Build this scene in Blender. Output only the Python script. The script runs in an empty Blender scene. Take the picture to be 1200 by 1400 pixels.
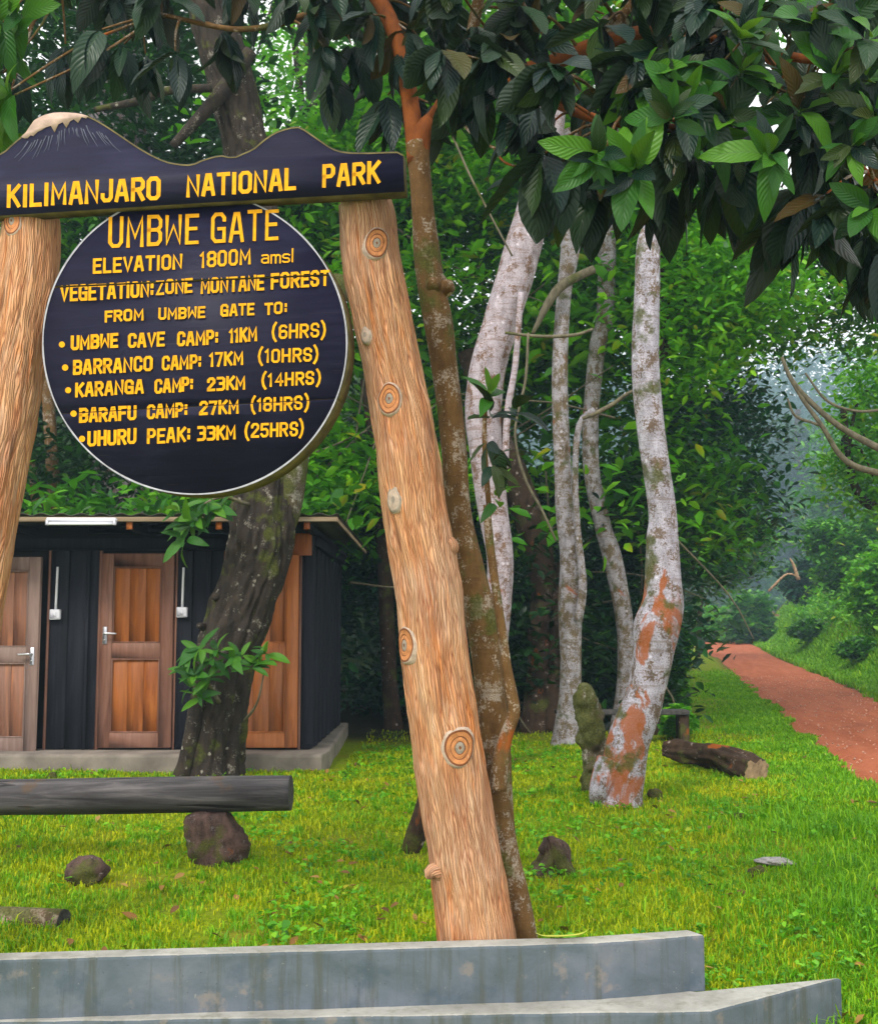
import bpy, math, random
import numpy as np
from mathutils import Vector, Matrix
random.seed(7)
rng = np.random.default_rng(11)
scene = bpy.context.scene
COL = scene.collection

# ------------------------------------------------------------------ camera
F, CAMH, PITCH = 1600.0, 1.28, math.radians(6.0)
cam_d = bpy.data.cameras.new('camera')
cam = bpy.data.objects.new('camera', cam_d); COL.objects.link(cam)
cam.location = (0, 0, CAMH)
cam.rotation_euler = (math.radians(90) + PITCH, 0, 0)
cam_d.sensor_fit = 'VERTICAL'; cam_d.sensor_height = 24.0
cam_d.lens = 24.0 * F / 1400.0
cam_d.clip_start = 0.05; cam_d.clip_end = 1000
cam_d.dof.use_dof = True; cam_d.dof.focus_distance = 5.2; cam_d.dof.aperture_fstop = 5.6
scene.camera = cam

# ------------------------------------------------------------------ sky, sun, exposure
SUN_EL, SUN_ROT = math.radians(47), math.radians(-158)
world = bpy.data.worlds.new("World"); scene.world = world; world.use_nodes = True
wn = world.node_tree; wn.nodes.clear()
w_out = wn.nodes.new('ShaderNodeOutputWorld'); w_bg = wn.nodes.new('ShaderNodeBackground')
w_sky = wn.nodes.new('ShaderNodeTexSky'); w_sky.sky_type = 'NISHITA'; w_sky.sun_disc = False
w_sky.sun_elevation = SUN_EL; w_sky.sun_rotation = SUN_ROT
w_sky.air_density = 1.0; w_sky.dust_density = 3.0
w_mix = wn.nodes.new('ShaderNodeMix'); w_mix.data_type = 'RGBA'
w_mix.inputs[0].default_value = 0.82                      # an overcast layer of cloud over the blue
w_mix.inputs[7].default_value = (11.9, 11.6, 11.0, 1)
wn.links.new(w_sky.outputs[0], w_mix.inputs[6]); wn.links.new(w_mix.outputs[2], w_bg.inputs[0])
w_bg.inputs[1].default_value = 0.115
wn.links.new(w_bg.outputs[0], w_out.inputs[0])

sun_d = bpy.data.lights.new('sun', 'SUN'); sun = bpy.data.objects.new('sun', sun_d); COL.objects.link(sun)
sun_d.energy = 1.5; sun_d.angle = math.radians(14); sun_d.color = (1.0, 0.95, 0.86)
# behind the camera and to the left, high
_sd = Vector((math.sin(SUN_ROT) * math.cos(SUN_EL), math.cos(SUN_ROT) * math.cos(SUN_EL), math.sin(SUN_EL)))
sun.rotation_euler = _sd.to_track_quat('Z', 'Y').to_euler()
sun.location = (-4, -6, 14)

scene.view_settings.view_transform = 'Standard'; scene.view_settings.look = 'None'
scene.view_settings.exposure = 0.8; scene.view_settings.gamma = 1.0
scene.view_settings.use_curve_mapping = False
scene.render.engine = 'CYCLES'
cy = scene.cycles
cy.max_bounces = 6; cy.diffuse_bounces = 3; cy.glossy_bounces = 2; cy.transmission_bounces = 3
cy.volume_bounces = 0; cy.transparent_max_bounces = 4; cy.use_denoising = True
cy.caustics_reflective = False; cy.caustics_refractive = False

# ------------------------------------------------------------------ measuring helpers
CP, SP = math.cos(PITCH), math.sin(PITCH)
def ray(u, v):
    a, b = (u - 600.0) / F, (700.0 - v) / F
    return np.array([a, CP - b * SP, SP + b * CP])
def P(u, v, Y):
    d = ray(u, v); return np.array([0, 0, CAMH]) + d * (Y / d[1])
def PZ(u, v, z):
    d = ray(u, v); return np.array([0, 0, CAMH]) + d * ((z - CAMH) / d[2])
def sstep(a, b, x):
    t = np.clip((x - a) / (b - a), 0, 1); return t * t * (3 - 2 * t)

def hash3(ix, iy, iz, seed):
    h = (ix * 374761393 + iy * 668265263 + iz * 2147483647 + seed * 1274126177) & 0xFFFFFFFF
    h = ((h ^ (h >> 13)) * 1274126177) & 0xFFFFFFFF
    h = (h ^ (h >> 16)) & 0xFFFFFFFF
    return h.astype(np.float64) / 4294967295.0
def vnoise(x, y, z, seed=0):
    x, y, z = np.broadcast_arrays(np.asarray(x, float), np.asarray(y, float), np.asarray(z, float))
    ix, iy, iz = np.floor(x).astype(np.int64), np.floor(y).astype(np.int64), np.floor(z).astype(np.int64)
    fx, fy, fz = x - ix, y - iy, z - iz
    fx, fy, fz = fx * fx * (3 - 2 * fx), fy * fy * (3 - 2 * fy), fz * fz * (3 - 2 * fz)
    r = 0
    for dx in (0, 1):
        for dy in (0, 1):
            for dz in (0, 1):
                w = (fx if dx else 1 - fx) * (fy if dy else 1 - fy) * (fz if dz else 1 - fz)
                r = r + w * hash3(ix + dx, iy + dy, iz + dz, seed)
    return r * 2 - 1
def fbm(x, y, z, seed=0, octv=3):
    r, a, f = 0, 1.0, 1.0
    for o in range(octv):
        r = r + a * vnoise(x * f, y * f, z * f, seed + o * 17); a *= .5; f *= 2.03
    return r / 1.75

# ------------------------------------------------------------------ terrain
_YL = np.array([0, 5, 9.1, 11.4, 15, 20, 28, 42, 62, 85, 120, 200.]); _XL = np.array([1.9, 2.6, 3.41, 3.78, 4.5, 5.5, 7.1, 10.0, 13.4, 18.3, 30, 60.])
_YR = np.array([0, 5, 9, 15, 20.2, 27, 41, 57, 80, 120, 200.]);       _XR = np.array([4.0, 5.0, 5.75, 6.8, 7.7, 9.2, 12.0, 15.6, 20.8, 33, 64.])
def roadL(y): return np.interp(y, _YL, _XL)
def roadR(y): return np.interp(y, _YR, _XR)
def ter0(x, y):
    z = -0.045 * np.maximum(0, 9 - y) - 0.25 * np.clip(5 - y, 0, 1.4) + 0.015 * np.maximum(y - 14, 0)
    z = z - 0.20 * sstep(0.9, 1.5, x) * sstep(6.6, 4.9, y)
    return z
def ter(x, y):
    x = np.asarray(x, float); y = np.asarray(y, float)
    z = ter0(x, y)
    L, R = roadL(y), roadR(y)
    dr = x - R; dl = L - x
    n = fbm(x * .8, y * .8, 0, 5)
    z = z + sstep(8, 14, y) * (2.7 + .5 * n) * sstep(0.4, 3.2, dr) + sstep(3.5, 26, dr) * 7.0
    z = z + 13.0 * sstep(30, 52, y) * sstep(2.5, 15, dl)  # hillside added behind the trees to block sky showing through the leaves
    z = z + 48.0 * sstep(180, 330, y + 0.3 * x)
    z = z + sstep(4, 9, y) * sstep(.2, 1.0, dl) * (0.035 * fbm(x * 1.3, y * 1.3, 0, 9) + .012 * fbm(x * 6, y * 6, 0, 10))
    return z
def PT(u, v):
    """the point of the terrain seen at u, v"""
    d = ray(u, v); t = np.linspace(2.5, 400, 16000); q = d[None] * t[:, None] + np.array([0, 0, CAMH])
    h = q[:, 2] - ter(q[:, 0], q[:, 1]); i = np.argmax(h < 0)
    return q[i] if h[i] < 0 else q[-1]

# ------------------------------------------------------------------ mesh helpers
def mesh(name, V, Q=None, T=None, uv=None, smooth=False, mats=None, midx=None):
    me = bpy.data.meshes.new(name)
    V = np.asarray(V, np.float32); me.vertices.add(len(V)); me.vertices.foreach_set('co', V.ravel())
    Q = np.zeros((0, 4), int) if Q is None else np.asarray(Q, int).reshape(-1, 4)
    T = np.zeros((0, 3), int) if T is None else np.asarray(T, int).reshape(-1, 3)
    nl = len(Q) * 4 + len(T) * 3
    me.loops.add(nl); idx = np.concatenate([Q.ravel(), T.ravel()]); me.loops.foreach_set('vertex_index', idx)
    me.polygons.add(len(Q) + len(T))
    st = np.concatenate([np.arange(len(Q)) * 4, len(Q) * 4 + np.arange(len(T)) * 3]); me.polygons.foreach_set('loop_start', st)
    if uv is not None:
        ul = me.uv_layers.new(name='UVMap'); uv = np.asarray(uv, np.float32)
        if len(uv) == len(V): uv = uv[idx]
        ul.data.foreach_set('uv', uv.ravel())
    if smooth: me.polygons.foreach_set('use_smooth', np.ones(len(Q) + len(T), bool))
    for m in (mats or []): me.materials.append(m)
    if midx is not None: me.polygons.foreach_set('material_index', np.asarray(midx, np.int32))
    me.update(calc_edges=True); me.validate()
    return me

def empty(name, loc, label, cat, group=None):
    o = bpy.data.objects.new(name, None); COL.objects.link(o); o.location = Vector(loc)
    o.empty_display_size = .1
    o['label'] = label; o['category'] = cat
    if group: o['group'] = group
    return o
def wpos(o):
    p = Vector((0, 0, 0))
    while o: p = p + o.location; o = o.parent
    return p
def link(name, me, parent=None, kind=None, label=None, cat=None, group=None, loc=None):
    """me is in world coordinates; the object gets its origin at the parent (or at loc)"""
    o = bpy.data.objects.new(name, me); COL.objects.link(o)
    if parent is not None:
        o.parent = parent; off = wpos(parent)
    else:
        off = Vector(loc) if loc is not None else Vector((0, 0, 0)); o.location = off
    if off.length > 0: me.transform(Matrix.Translation(-off))
    if kind: o['kind'] = kind
    if label: o['label'] = label
    if cat: o['category'] = cat
    if group: o['group'] = group
    return o

class MB:
    def __init__(s): s.V = []; s.Q = []; s.T = []; s.n = 0
    def add(s, V, Q=None, T=None):
        V = np.asarray(V, float)
        s.V.append(V)
        if Q is not None and len(Q): s.Q.append(np.asarray(Q, int) + s.n)
        if T is not None and len(T): s.T.append(np.asarray(T, int) + s.n)
        s.n += len(V); return s
    def box(s, c, size, R=None, bev=0.0):
        hx, hy, hz = [a / 2 for a in size]; b = min(bev, hx * .9, hy * .9, hz * .9)
        if b <= 0:
            V = np.array([[x, y, z] for x in (-hx, hx) for y in (-hy, hy) for z in (-hz, hz)])
            Q = [[0, 1, 3, 2], [4, 6, 7, 5], [0, 4, 5, 1], [2, 3, 7, 6], [0, 2, 6, 4], [1, 5, 7, 3]]
            T = []
        else:
            V = []; idx = {}
            for i, sx in enumerate((-1, 1)):
                for j, sy in enumerate((-1, 1)):
                    for k, sz in enumerate((-1, 1)):
                        for ax in range(3):
                            p = [sx * hx, sy * hy, sz * hz]
                            for a2 in range(3):
                                if a2 != ax: p[a2] -= (sx, sy, sz)[a2] * b
                            idx[(i, j, k, ax)] = len(V); V.append(p)
            V = np.array(V); Q = []; T = []
            g = lambda i, j, k, a: idx[(i, j, k, a)]
            for i in (0, 1):
                q = [g(i, 0, 0, 0), g(i, 1, 0, 0), g(i, 1, 1, 0), g(i, 0, 1, 0)]; Q.append(q if i else q[::-1])
                q = [g(0, i, 0, 1), g(0, i, 1, 1), g(1, i, 1, 1), g(1, i, 0, 1)]; Q.append(q if i else q[::-1])
                q = [g(0, 0, i, 2), g(1, 0, i, 2), g(1, 1, i, 2), g(0, 1, i, 2)]; Q.append(q if i else q[::-1])
            for a in (0, 1):
                for c2 in (0, 1):
                    Q.append([g(a, c2, 0, 0), g(a, c2, 1, 0), g(a, c2, 1, 1), g(a, c2, 0, 1)])
                    Q.append([g(a, 0, c2, 0), g(a, 1, c2, 0), g(a, 1, c2, 2), g(a, 0, c2, 2)])
                    Q.append([g(0, a, c2, 1), g(1, a, c2, 1), g(1, a, c2, 2), g(0, a, c2, 2)])
                    for d in (0, 1): T.append([g(a, c2, d, 0), g(a, c2, d, 1), g(a, c2, d, 2)])
        if R is not None: V = V @ np.asarray(R).T
        return s.add(V + np.asarray(c), Q, T)
    def prism(s, poly, o, ex, ey, n, depth):
        """poly in local 2D; front face at o, extruded backwards by depth along -n"""
        poly = np.asarray(poly, float); k = len(poly)
        f = o + poly[:, :1] * ex + poly[:, 1:] * ey; b = f - n * depth
        import mathutils
        tr = mathutils.geometry.tessellate_polygon([[Vector((p[0], p[1], 0)) for p in poly]])
        T = []
        for t in tr:
            a = poly[list(t)]; cr = (a[1][0]-a[0][0])*(a[2][1]-a[0][1])-(a[1][1]-a[0][1])*(a[2][0]-a[0][0])
            t = list(t) if cr > 0 else list(t)[::-1]
            T.append(t); T.append([x + k for x in t[::-1]])
        Q = [[i, i + k, (i + 1) % k + k, (i + 1) % k] for i in range(k)]
        return s.add(np.vstack([f, b]), Q, T)
    def tube(s, pts, rad, seg=8, cap=True, **kw):
        V, Q, T, uv = tube(pts, rad, seg, cap=cap, **kw); return s.add(V, Q, T)
    def mesh(s, name, mats, smooth=False):
        V = np.vstack(s.V); Q = np.vstack(s.Q) if s.Q else None; T = np.vstack(s.T) if s.T else None
        me = mesh(name, V, Q, T, smooth=smooth, mats=mats if isinstance(mats, list) else [mats])
        return me

def recalc(me):
    import bmesh
    bm = bmesh.new(); bm.from_mesh(me); bmesh.ops.recalc_face_normals(bm, faces=bm.faces); bm.to_mesh(me); bm.free(); return me

def catmull(p, n):
    p = np.asarray(p, float)
    if len(p) == 2: t = np.linspace(0, 1, n)[:, None]; return p[0] * (1 - t) + p[1] * t
    q = np.vstack([2 * p[0] - p[1], p, 2 * p[-1] - p[-2]])
    d = np.linalg.norm(np.diff(p[:, :3], axis=0), axis=1); cum = np.concatenate([[0], np.cumsum(d)])
    out = []
    for s in np.linspace(0, cum[-1], n):
        i = min(np.searchsorted(cum, s, side='right') - 1, len(p) - 2); t = (s - cum[i]) / max(d[i], 1e-9)
        a, b, c, e = q[i], q[i + 1], q[i + 2], q[i + 3]
        out.append(.5 * ((2 * b) + (-a + c) * t + (2 * a - 5 * b + 4 * c - e) * t * t + (-a + 3 * b - 3 * c + e) * t ** 3))
    return np.array(out)

def tube(pts, rad, seg=10, rings=None, cap=True, lump=0.0, lfreq=3.0, seed=0, disp=None):
    pts = np.asarray(pts, float); rad = np.asarray(rad, float) * np.ones(len(pts))
    L = np.sum(np.linalg.norm(np.diff(pts, axis=0), axis=1))
    if rings is None: rings = max(len(pts) * 3, 4)
    C = catmull(np.hstack([pts, rad[:, None]]), rings); r = np.maximum(C[:, 3], .0008); C = C[:, :3]
    tg = np.gradient(C, axis=0); tg /= np.linalg.norm(tg, axis=1)[:, None] + 1e-12
    ref = np.array([0, 1.0, 0]) if abs(tg[0][1]) < .9 else np.array([1.0, 0, 0])
    n = ref - tg[0] * np.dot(ref, tg[0]); n /= np.linalg.norm(n); N = [n]
    for i in range(1, rings):
        n = N[-1] - tg[i] * np.dot(N[-1], tg[i]); n /= np.linalg.norm(n) + 1e-12; N.append(n)
    N = np.array(N); B = np.cross(tg, N)
    s = np.concatenate([[0], np.cumsum(np.linalg.norm(np.diff(C, axis=0), axis=1))])
    th = np.linspace(0, 2 * np.pi, seg, endpoint=False)
    ct, st = np.cos(th)[None], np.sin(th)[None]; R = r[:, None] * np.ones((1, seg))
    if lump: R = R * (1 + lump * fbm(ct * 1.3 + seed, st * 1.3, s[:, None] * lfreq, seed) )
    if disp is not None: R = R + disp(th[None] + 0 * s[:, None], s[:, None] + 0 * th[None], R)
    V = C[:, None] + R[..., None] * (ct[..., None] * N[:, None] + st[..., None] * B[:, None])
    i = np.arange(rings - 1)[:, None]; j = np.arange(seg)[None]; j2 = (j + 1) % seg
    Q = np.stack([i * seg + j, i * seg + j2, (i + 1) * seg + j2, (i + 1) * seg + j], -1).reshape(-1, 4)
    ra = float(np.mean(r))
    uvq = np.zeros((len(Q), 4, 2)); jj = (j + 0 * i).ravel(); ii = (i + 0 * j).ravel(); cw = 2 * np.pi * ra / seg
    uvq[:, 0] = np.stack([jj * cw, s[ii]], 1); uvq[:, 1] = np.stack([(jj + 1) * cw, s[ii]], 1)
    uvq[:, 2] = np.stack([(jj + 1) * cw, s[ii + 1]], 1); uvq[:, 3] = np.stack([jj * cw, s[ii + 1]], 1)
    V = V.reshape(-1, 3); T = []; uvt = []
    if cap:
        a, b = len(V), len(V) + 1; V = np.vstack([V, C[0] - 0*tg[0], C[-1]])
        for k in range(seg):
            k2 = (k + 1) % seg; T.append([a, k2, k]); T.append([b, (rings - 1) * seg + k, (rings - 1) * seg + k2])
            for q in range(2): uvt += [[0, s[-1] * q], [cw, s[-1] * q], [cw * .5, s[-1] * q]]
    uv = np.vstack([uvq.reshape(-1, 2), np.array(uvt).reshape(-1, 2)])
    return V, Q, np.array(T, int).reshape(-1, 3), uv
def tube_mesh(name, mat, pts, rad, seg=10, smooth=True, **kw):
    V, Q, T, uv = tube(pts, rad, seg, **kw)
    return mesh(name, V, Q, T, uv=uv, smooth=smooth, mats=[mat])
def px_tube(rows, Y):
    """rows: (u, v, width_px[, Y]) -> centre points and radii"""
    pts, rad = [], []
    for k, r in enumerate(rows):
        y = r[3] if len(r) > 3 else (Y[k] if hasattr(Y, '__len__') else Y)
        p = P(r[0], r[1], y); pts.append(p); rad.append(r[2] / 2 / F * y)
    return np.array(pts), np.array(rad)

# ------------------------------------------------------------------ materials
def col(r, g, b):
    f = lambda c: (c / 255 / 12.92) if c / 255 <= .04045 else ((c / 255 + .055) / 1.055) ** 2.4
    return (f(r), f(g), f(b), 1)
class NT:
    def __init__(s, name):
        s.m = bpy.data.materials.new(name); s.m.use_nodes = True; s.t = s.m.node_tree; s.t.nodes.clear()
        s.out = s.t.nodes.new('ShaderNodeOutputMaterial'); s.b = s.t.nodes.new('ShaderNodeBsdfPrincipled')
        s.t.links.new(s.b.outputs[0], s.out.inputs[0]); s.b.inputs['Specular IOR Level'].default_value = .35
    def n(s, kind, **kw):
        nd = s.t.nodes.new('ShaderNode' + kind)
        for k, v in kw.items():
            if k.startswith('i_'):
                key = k[2:].replace('_', ' '); s.set(nd.inputs[key], v)
            else: setattr(nd, k, v)
        return nd
    def set(s, inp, v):
        if isinstance(v, bpy.types.NodeSocket): s.t.links.new(v, inp)
        else: inp.default_value = v
    def coord(s, which='Object'): return s.n('TexCoord').outputs[which]
    def mapping(s, vec, scale=(1, 1, 1), loc=(0, 0, 0)):
        m = s.n('Mapping'); s.set(m.inputs[0], vec); m.inputs['Scale'].default_value = scale; m.inputs['Location'].default_value = loc; return m.outputs[0]
    def noise(s, vec, scale, detail=4, rough=.55, dist=0):
        n = s.n('TexNoise'); s.set(n.inputs['Vector'], vec); n.inputs['Scale'].default_value = scale
        n.inputs['Detail'].default_value = detail; n.inputs['Roughness'].default_value = rough; n.inputs['Distortion'].default_value = dist; return n.outputs[0]
    def ramp(s, fac, stops, interp='LINEAR'):
        r = s.n('ValToRGB'); s.set(r.inputs[0], fac); cr = r.color_ramp; cr.interpolation = interp
        while len(cr.elements) < len(stops): cr.elements.new(.5)
        for e, (p, c) in zip(cr.elements, stops): e.position = p; e.color = c if hasattr(c, '__len__') else (c, c, c, 1)
        return r.outputs[0]
    def mix(s, fac, a, b, mode='MIX'):
        m = s.n('Mix', data_type='RGBA', blend_type=mode); s.set(m.inputs[0], fac); s.set(m.inputs[6], a); s.set(m.inputs[7], b); return m.outputs[2]
    def math(s, op, a, b=0.0, c=0.0):
        m = s.n('Math', operation=op); s.set(m.inputs[0], a); s.set(m.inputs[1], b); s.set(m.inputs[2], c); return m.outputs[0]
    def bump(s, h, strength=.3, dist=.01, prev=None):
        b = s.n('Bump'); s.set(b.inputs['Height'], h); b.inputs['Strength'].default_value = strength; b.inputs['Distance'].default_value = dist
        if prev is not None: s.set(b.inputs['Normal'], prev)
        return b.outputs[0]
    def done(s, color=None, rough=None, normal=None, spec=None):
        if color is not None: s.set(s.b.inputs['Base Color'], color)
        if rough is not None: s.set(s.b.inputs['Roughness'], rough)
        if normal is not None: s.set(s.b.inputs['Normal'], normal)
        if spec is not None: s.set(s.b.inputs['Specular IOR Level'], spec)
        return s.m

def leaf_mat(name, stops, trans=.3, rough=.45, spec=.4, tcol=None, veins=False, back=None, patch=0.0, pscale=1.0):
    s = NT(name); g = s.n('NewGeometry'); oi = s.n('ObjectInfo')
    f = s.math('FRACT', s.math('ADD', g.outputs['Random Per Island'], oi.outputs['Random']))
    if patch:
        pn = s.noise(s.coord(), pscale, 4, .6)
        pn = s.math('MULTIPLY', s.math('SUBTRACT', pn, .5), patch * 3.2)
        f = s.n('Clamp'); s.set(f.inputs[0], s.math('ADD', s.math('MULTIPLY', s.math('FRACT', s.math('ADD', g.outputs['Random Per Island'], oi.outputs['Random'])), .85), pn)); f = f.outputs[0]
    c = s.ramp(f, stops)
    nm = None
    if veins:
        uv = s.coord('UV'); sp = s.n('SeparateXYZ'); s.set(sp.inputs[0], uv)
        a = s.math('ABSOLUTE', s.math('SUBTRACT', sp.outputs[0], .5))
        w = s.math('SINE', s.math('MULTIPLY', s.math('SUBTRACT', sp.outputs[1], s.math('MULTIPLY', a, .55)), 62.0))
        mid = s.math('LESS_THAN', a, .018)
        h = s.math('ADD', s.math('MULTIPLY', w, .5), s.math('MULTIPLY', mid, -1.5))
        nm = s.bump(h, .4, .004)
        vc = s.math('MULTIPLY', s.math('GREATER_THAN', w, .90), .22)
        vc = s.math('MAXIMUM', vc, s.math('MULTIPLY', mid, .4))
        blot = s.noise(s.coord('Object'), 26, 3)
        c = s.mix(s.math('MULTIPLY', blot, .3), c, (.012, .022, .010, 1))
        c = s.mix(vc, c, (.05, .10, .035, 1))
    if back is not None:
        c = s.mix(s.math('MULTIPLY', g.outputs['Backfacing'], .8), c, back)
    s.done(c, rough, nm, spec)
    tr = s.n('BsdfTranslucent'); s.set(tr.inputs[0], s.mix(.5, c, tcol or (.25, .5, .03, 1), 'MIX'))
    mx = s.n('MixShader'); mx.inputs[0].default_value = trans
    s.t.links.new(s.b.outputs[0], mx.inputs[1]); s.t.links.new(tr.outputs[0], mx.inputs[2]); s.t.links.new(mx.outputs[0], s.out.inputs[0])
    return s.m

def flat_mat(name, c, rough=.6, var=.12, scale=8, bump=.1, spec=.35, metal=0):
    s = NT(name); co = s.coord(); n = s.noise(co, scale, 5)
    dark = tuple(x * (1 - var * 2.2) for x in c[:3]) + (1,); lite = tuple(min(1, x * (1 + var * 1.4)) for x in c[:3]) + (1,)
    cc = s.ramp(n, [(.3, dark), (.7, lite)])
    s.b.inputs['Metallic'].default_value = metal
    return s.done(cc, rough, s.bump(s.noise(co, scale * 6, 4), bump, .004), spec)

def board_mat():
    s = NT('dark_painted_board'); co = s.coord()
    n1 = s.noise(s.mapping(co, (1.2, 1, 9)), 3, 5, .6, .3); n2 = s.noise(co, 2.2, 3)
    c = s.ramp(s.math('ADD', s.math('MULTIPLY', n1, .5), s.math('MULTIPLY', n2, .5)), [(.32, (.0045, .0040, .015, 1)), (.5, (.0085, .0078, .026, 1)), (.72, (.020, .019, .048, 1))])
    sc = s.noise(s.mapping(co, (.6, 1, 30)), 6, 3, .6)
    c = s.mix(s.math('MULTIPLY', s.math('GREATER_THAN', sc, .69), .35), c, (.06, .055, .06, 1))
    return s.done(c, s.ramp(n2, [(.3, .42), (.7, .62)]), s.bump(n1, .35, .006), .16)

def faux_mat():
    """cement post modelled and stained as bark: pinkish grey ridges, orange brown stain"""
    s = NT('carved_cement_bark'); uv = s.coord('UV'); ob = s.coord()
    wob = s.noise(s.mapping(uv, (5, 1.6, 1)), 2.0, 3)
    sep = s.n('SeparateXYZ'); s.set(sep.inputs[0], uv)
    x = s.math('ADD', sep.outputs[0], s.math('MULTIPLY', wob, .055))
    cb = s.n('CombineXYZ'); s.set(cb.inputs[0], s.math('MULTIPLY', x, 112)); s.set(cb.inputs[1], s.math('MULTIPLY', s.math('ADD', sep.outputs[1], s.math('MULTIPLY', s.noise(s.mapping(uv, (22, 2.2, 1)), 1.0, 2), .05)), 5.2))
    vo = s.n('TexVoronoi', voronoi_dimensions='2D', feature='DISTANCE_TO_EDGE'); s.set(vo.inputs['Vector'], cb.outputs[0]); vo.inputs['Scale'].default_value = 1.0
    d = s.math('MINIMUM', s.math('MULTIPLY', vo.outputs['Distance'], 3.2), 1.0)
    fine = s.noise(s.mapping(uv, (120, 10, 1)), 1.0, 4, .6)
    h = s.math('ADD', s.math('MULTIPLY', d, .8), s.math('MULTIPLY', fine, .45))
    tone = s.noise(s.mapping(uv, (9, 1.3, 1)), 1.0, 4, .6, .6)
    zone = s.noise(s.mapping(ob, (1, 1, .8)), 2.3, 2)
    base = s.ramp(tone, [(.22, col(160, 98, 64)), (.40, col(198, 134, 90)), (.58, col(216, 162, 118)), (.8, col(224, 188, 156))])
    grey = s.ramp(fine, [(.3, col(130, 92, 74)), (.65, col(206, 172, 148))])
    base = s.mix(s.ramp(zone, [(.42, 0.05), (.62, .45)]), base, grey)
    stain = s.noise(s.mapping(uv, (13, 1.1, 1), (3, 7, 0)), 1.0, 3, .6, .8)
    base = s.mix(s.ramp(stain, [(.56, 0.0), (.66, .6)]), base, col(204, 118, 44))
    brk = s.noise(s.mapping(uv, (14, 3.5, 1)), 1.0, 4, .7)
    crev = s.math('MULTIPLY', s.ramp(d, [(0.0, .85), (.42, 0.0)]), s.ramp(brk, [(.36, .3), (.54, 1.0)]))
    c = s.mix(crev, base, col(122, 62, 34))
    c = s.mix(s.ramp(s.noise(s.mapping(uv, (64, 5, 1)), 1.0, 4, .6), [(.52, 0.0), (.64, .35)]), c, col(226, 194, 168))
    c = s.mix(s.ramp(s.noise(s.mapping(uv, (26, 3, 1)), 1.0, 2), [(.64, 0.0), (.70, .5)]), c, col(88, 48, 30))
    nm = s.bump(h, .8, .011)
    return s.done(c, .8, nm, .25)

def bark_mat(name, base, lich=None, lich_amt=.5, orange=0.0, moss=0.0, scale=1.0, rough_h=.5, dark=None, osc=1.0, rust_top=None):
    s = NT(name); ob = s.coord(); uv = s.coord('UV')
    m = s.mapping(ob, (scale, scale, scale * .45))
    n1 = s.noise(m, 9, 5, .62); n2 = s.noise(s.mapping(ob, (scale, scale, scale * .8)), 4.6, 5, .66, .3)
    n3 = s.noise(ob, 38 * scale, 4, .65)
    c = s.ramp(n1, [(.3, dark or tuple(x * .4 for x in base[:3]) + (1,)), (.7, base)])
    if lich is not None:
        f = s.math('ADD', s.math('MULTIPLY', n2, .62), s.math('MULTIPLY', n3, .38))
        lo = .62 - lich_amt * .28
        lc = s.ramp(n1, [(.25, tuple(x * .5 for x in lich[:3]) + (1,)), (.5, lich), (.78, tuple(min(.82, x * 1.35) for x in lich[:3]) + (1,))])
        c = s.mix(s.ramp(f, [(lo, 0.0), (lo + .035, 1.0)]), c, lc)
        sp = s.noise(ob, 70 * scale, 2)
        c = s.mix(s.ramp(sp, [(.53, 0.0), (.58, .6)]), c, tuple(x * .6 for x in base[:3]) + (1,))
        bd = s.noise(s.mapping(ob, (scale, scale, scale * 9)), 2.2, 4, .6)
        c = s.mix(s.ramp(bd, [(.54, 0.0), (.62, .5)]), c, tuple(x * .8 for x in base[:3]) + (1,))
        v = s.n('TexVoronoi'); s.set(v.inputs['Vector'], s.mapping(ob, (1, 1, 1), (1.3, 2, 5))); v.inputs['Scale'].default_value = 7.5
        spot = s.math('ADD', v.outputs['Distance'], s.math('MULTIPLY', n3, .35))
        c = s.mix(s.ramp(spot, [(.27, .8), (.31, 0.0)]), c, tuple(min(.8, x * 1.55) for x in lich[:3]) + (1,))
    if orange:
        o = s.noise(s.mapping(ob, (1, 1, .7), (4, 1, 2)), 3.4 * osc, 4, .6, .5)
        if rust_top:
            zz = s.n('SeparateXYZ'); s.set(zz.inputs[0], ob)
            o = s.math('SUBTRACT', o, s.math('MULTIPLY', s.math('MAXIMUM', s.math('SUBTRACT', zz.outputs[2], rust_top), 0.0), .16))
        c = s.mix(s.ramp(o, [(.66 - orange * .2, 0.0), (.70 - orange * .2, .85)]), c, (.29, .075, .010, 1))
    if moss:
        o = s.noise(s.mapping(ob, (1, 1, 1), (9, 3, 6)), 4.2, 4, .62)
        c = s.mix(s.ramp(o, [(.64 - moss * .25, 0.0), (.72 - moss * .25, .85)]), c, s.ramp(n3, [(.3, (.028, .034, .006, 1)), (.7, (.10, .11, .018, 1))]))
    h = s.math('ADD', s.math('MULTIPLY', n1, .7), s.math('MULTIPLY', n3, .4))
    return s.done(c, .85, s.bump(h, rough_h, .02), .2)

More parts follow.
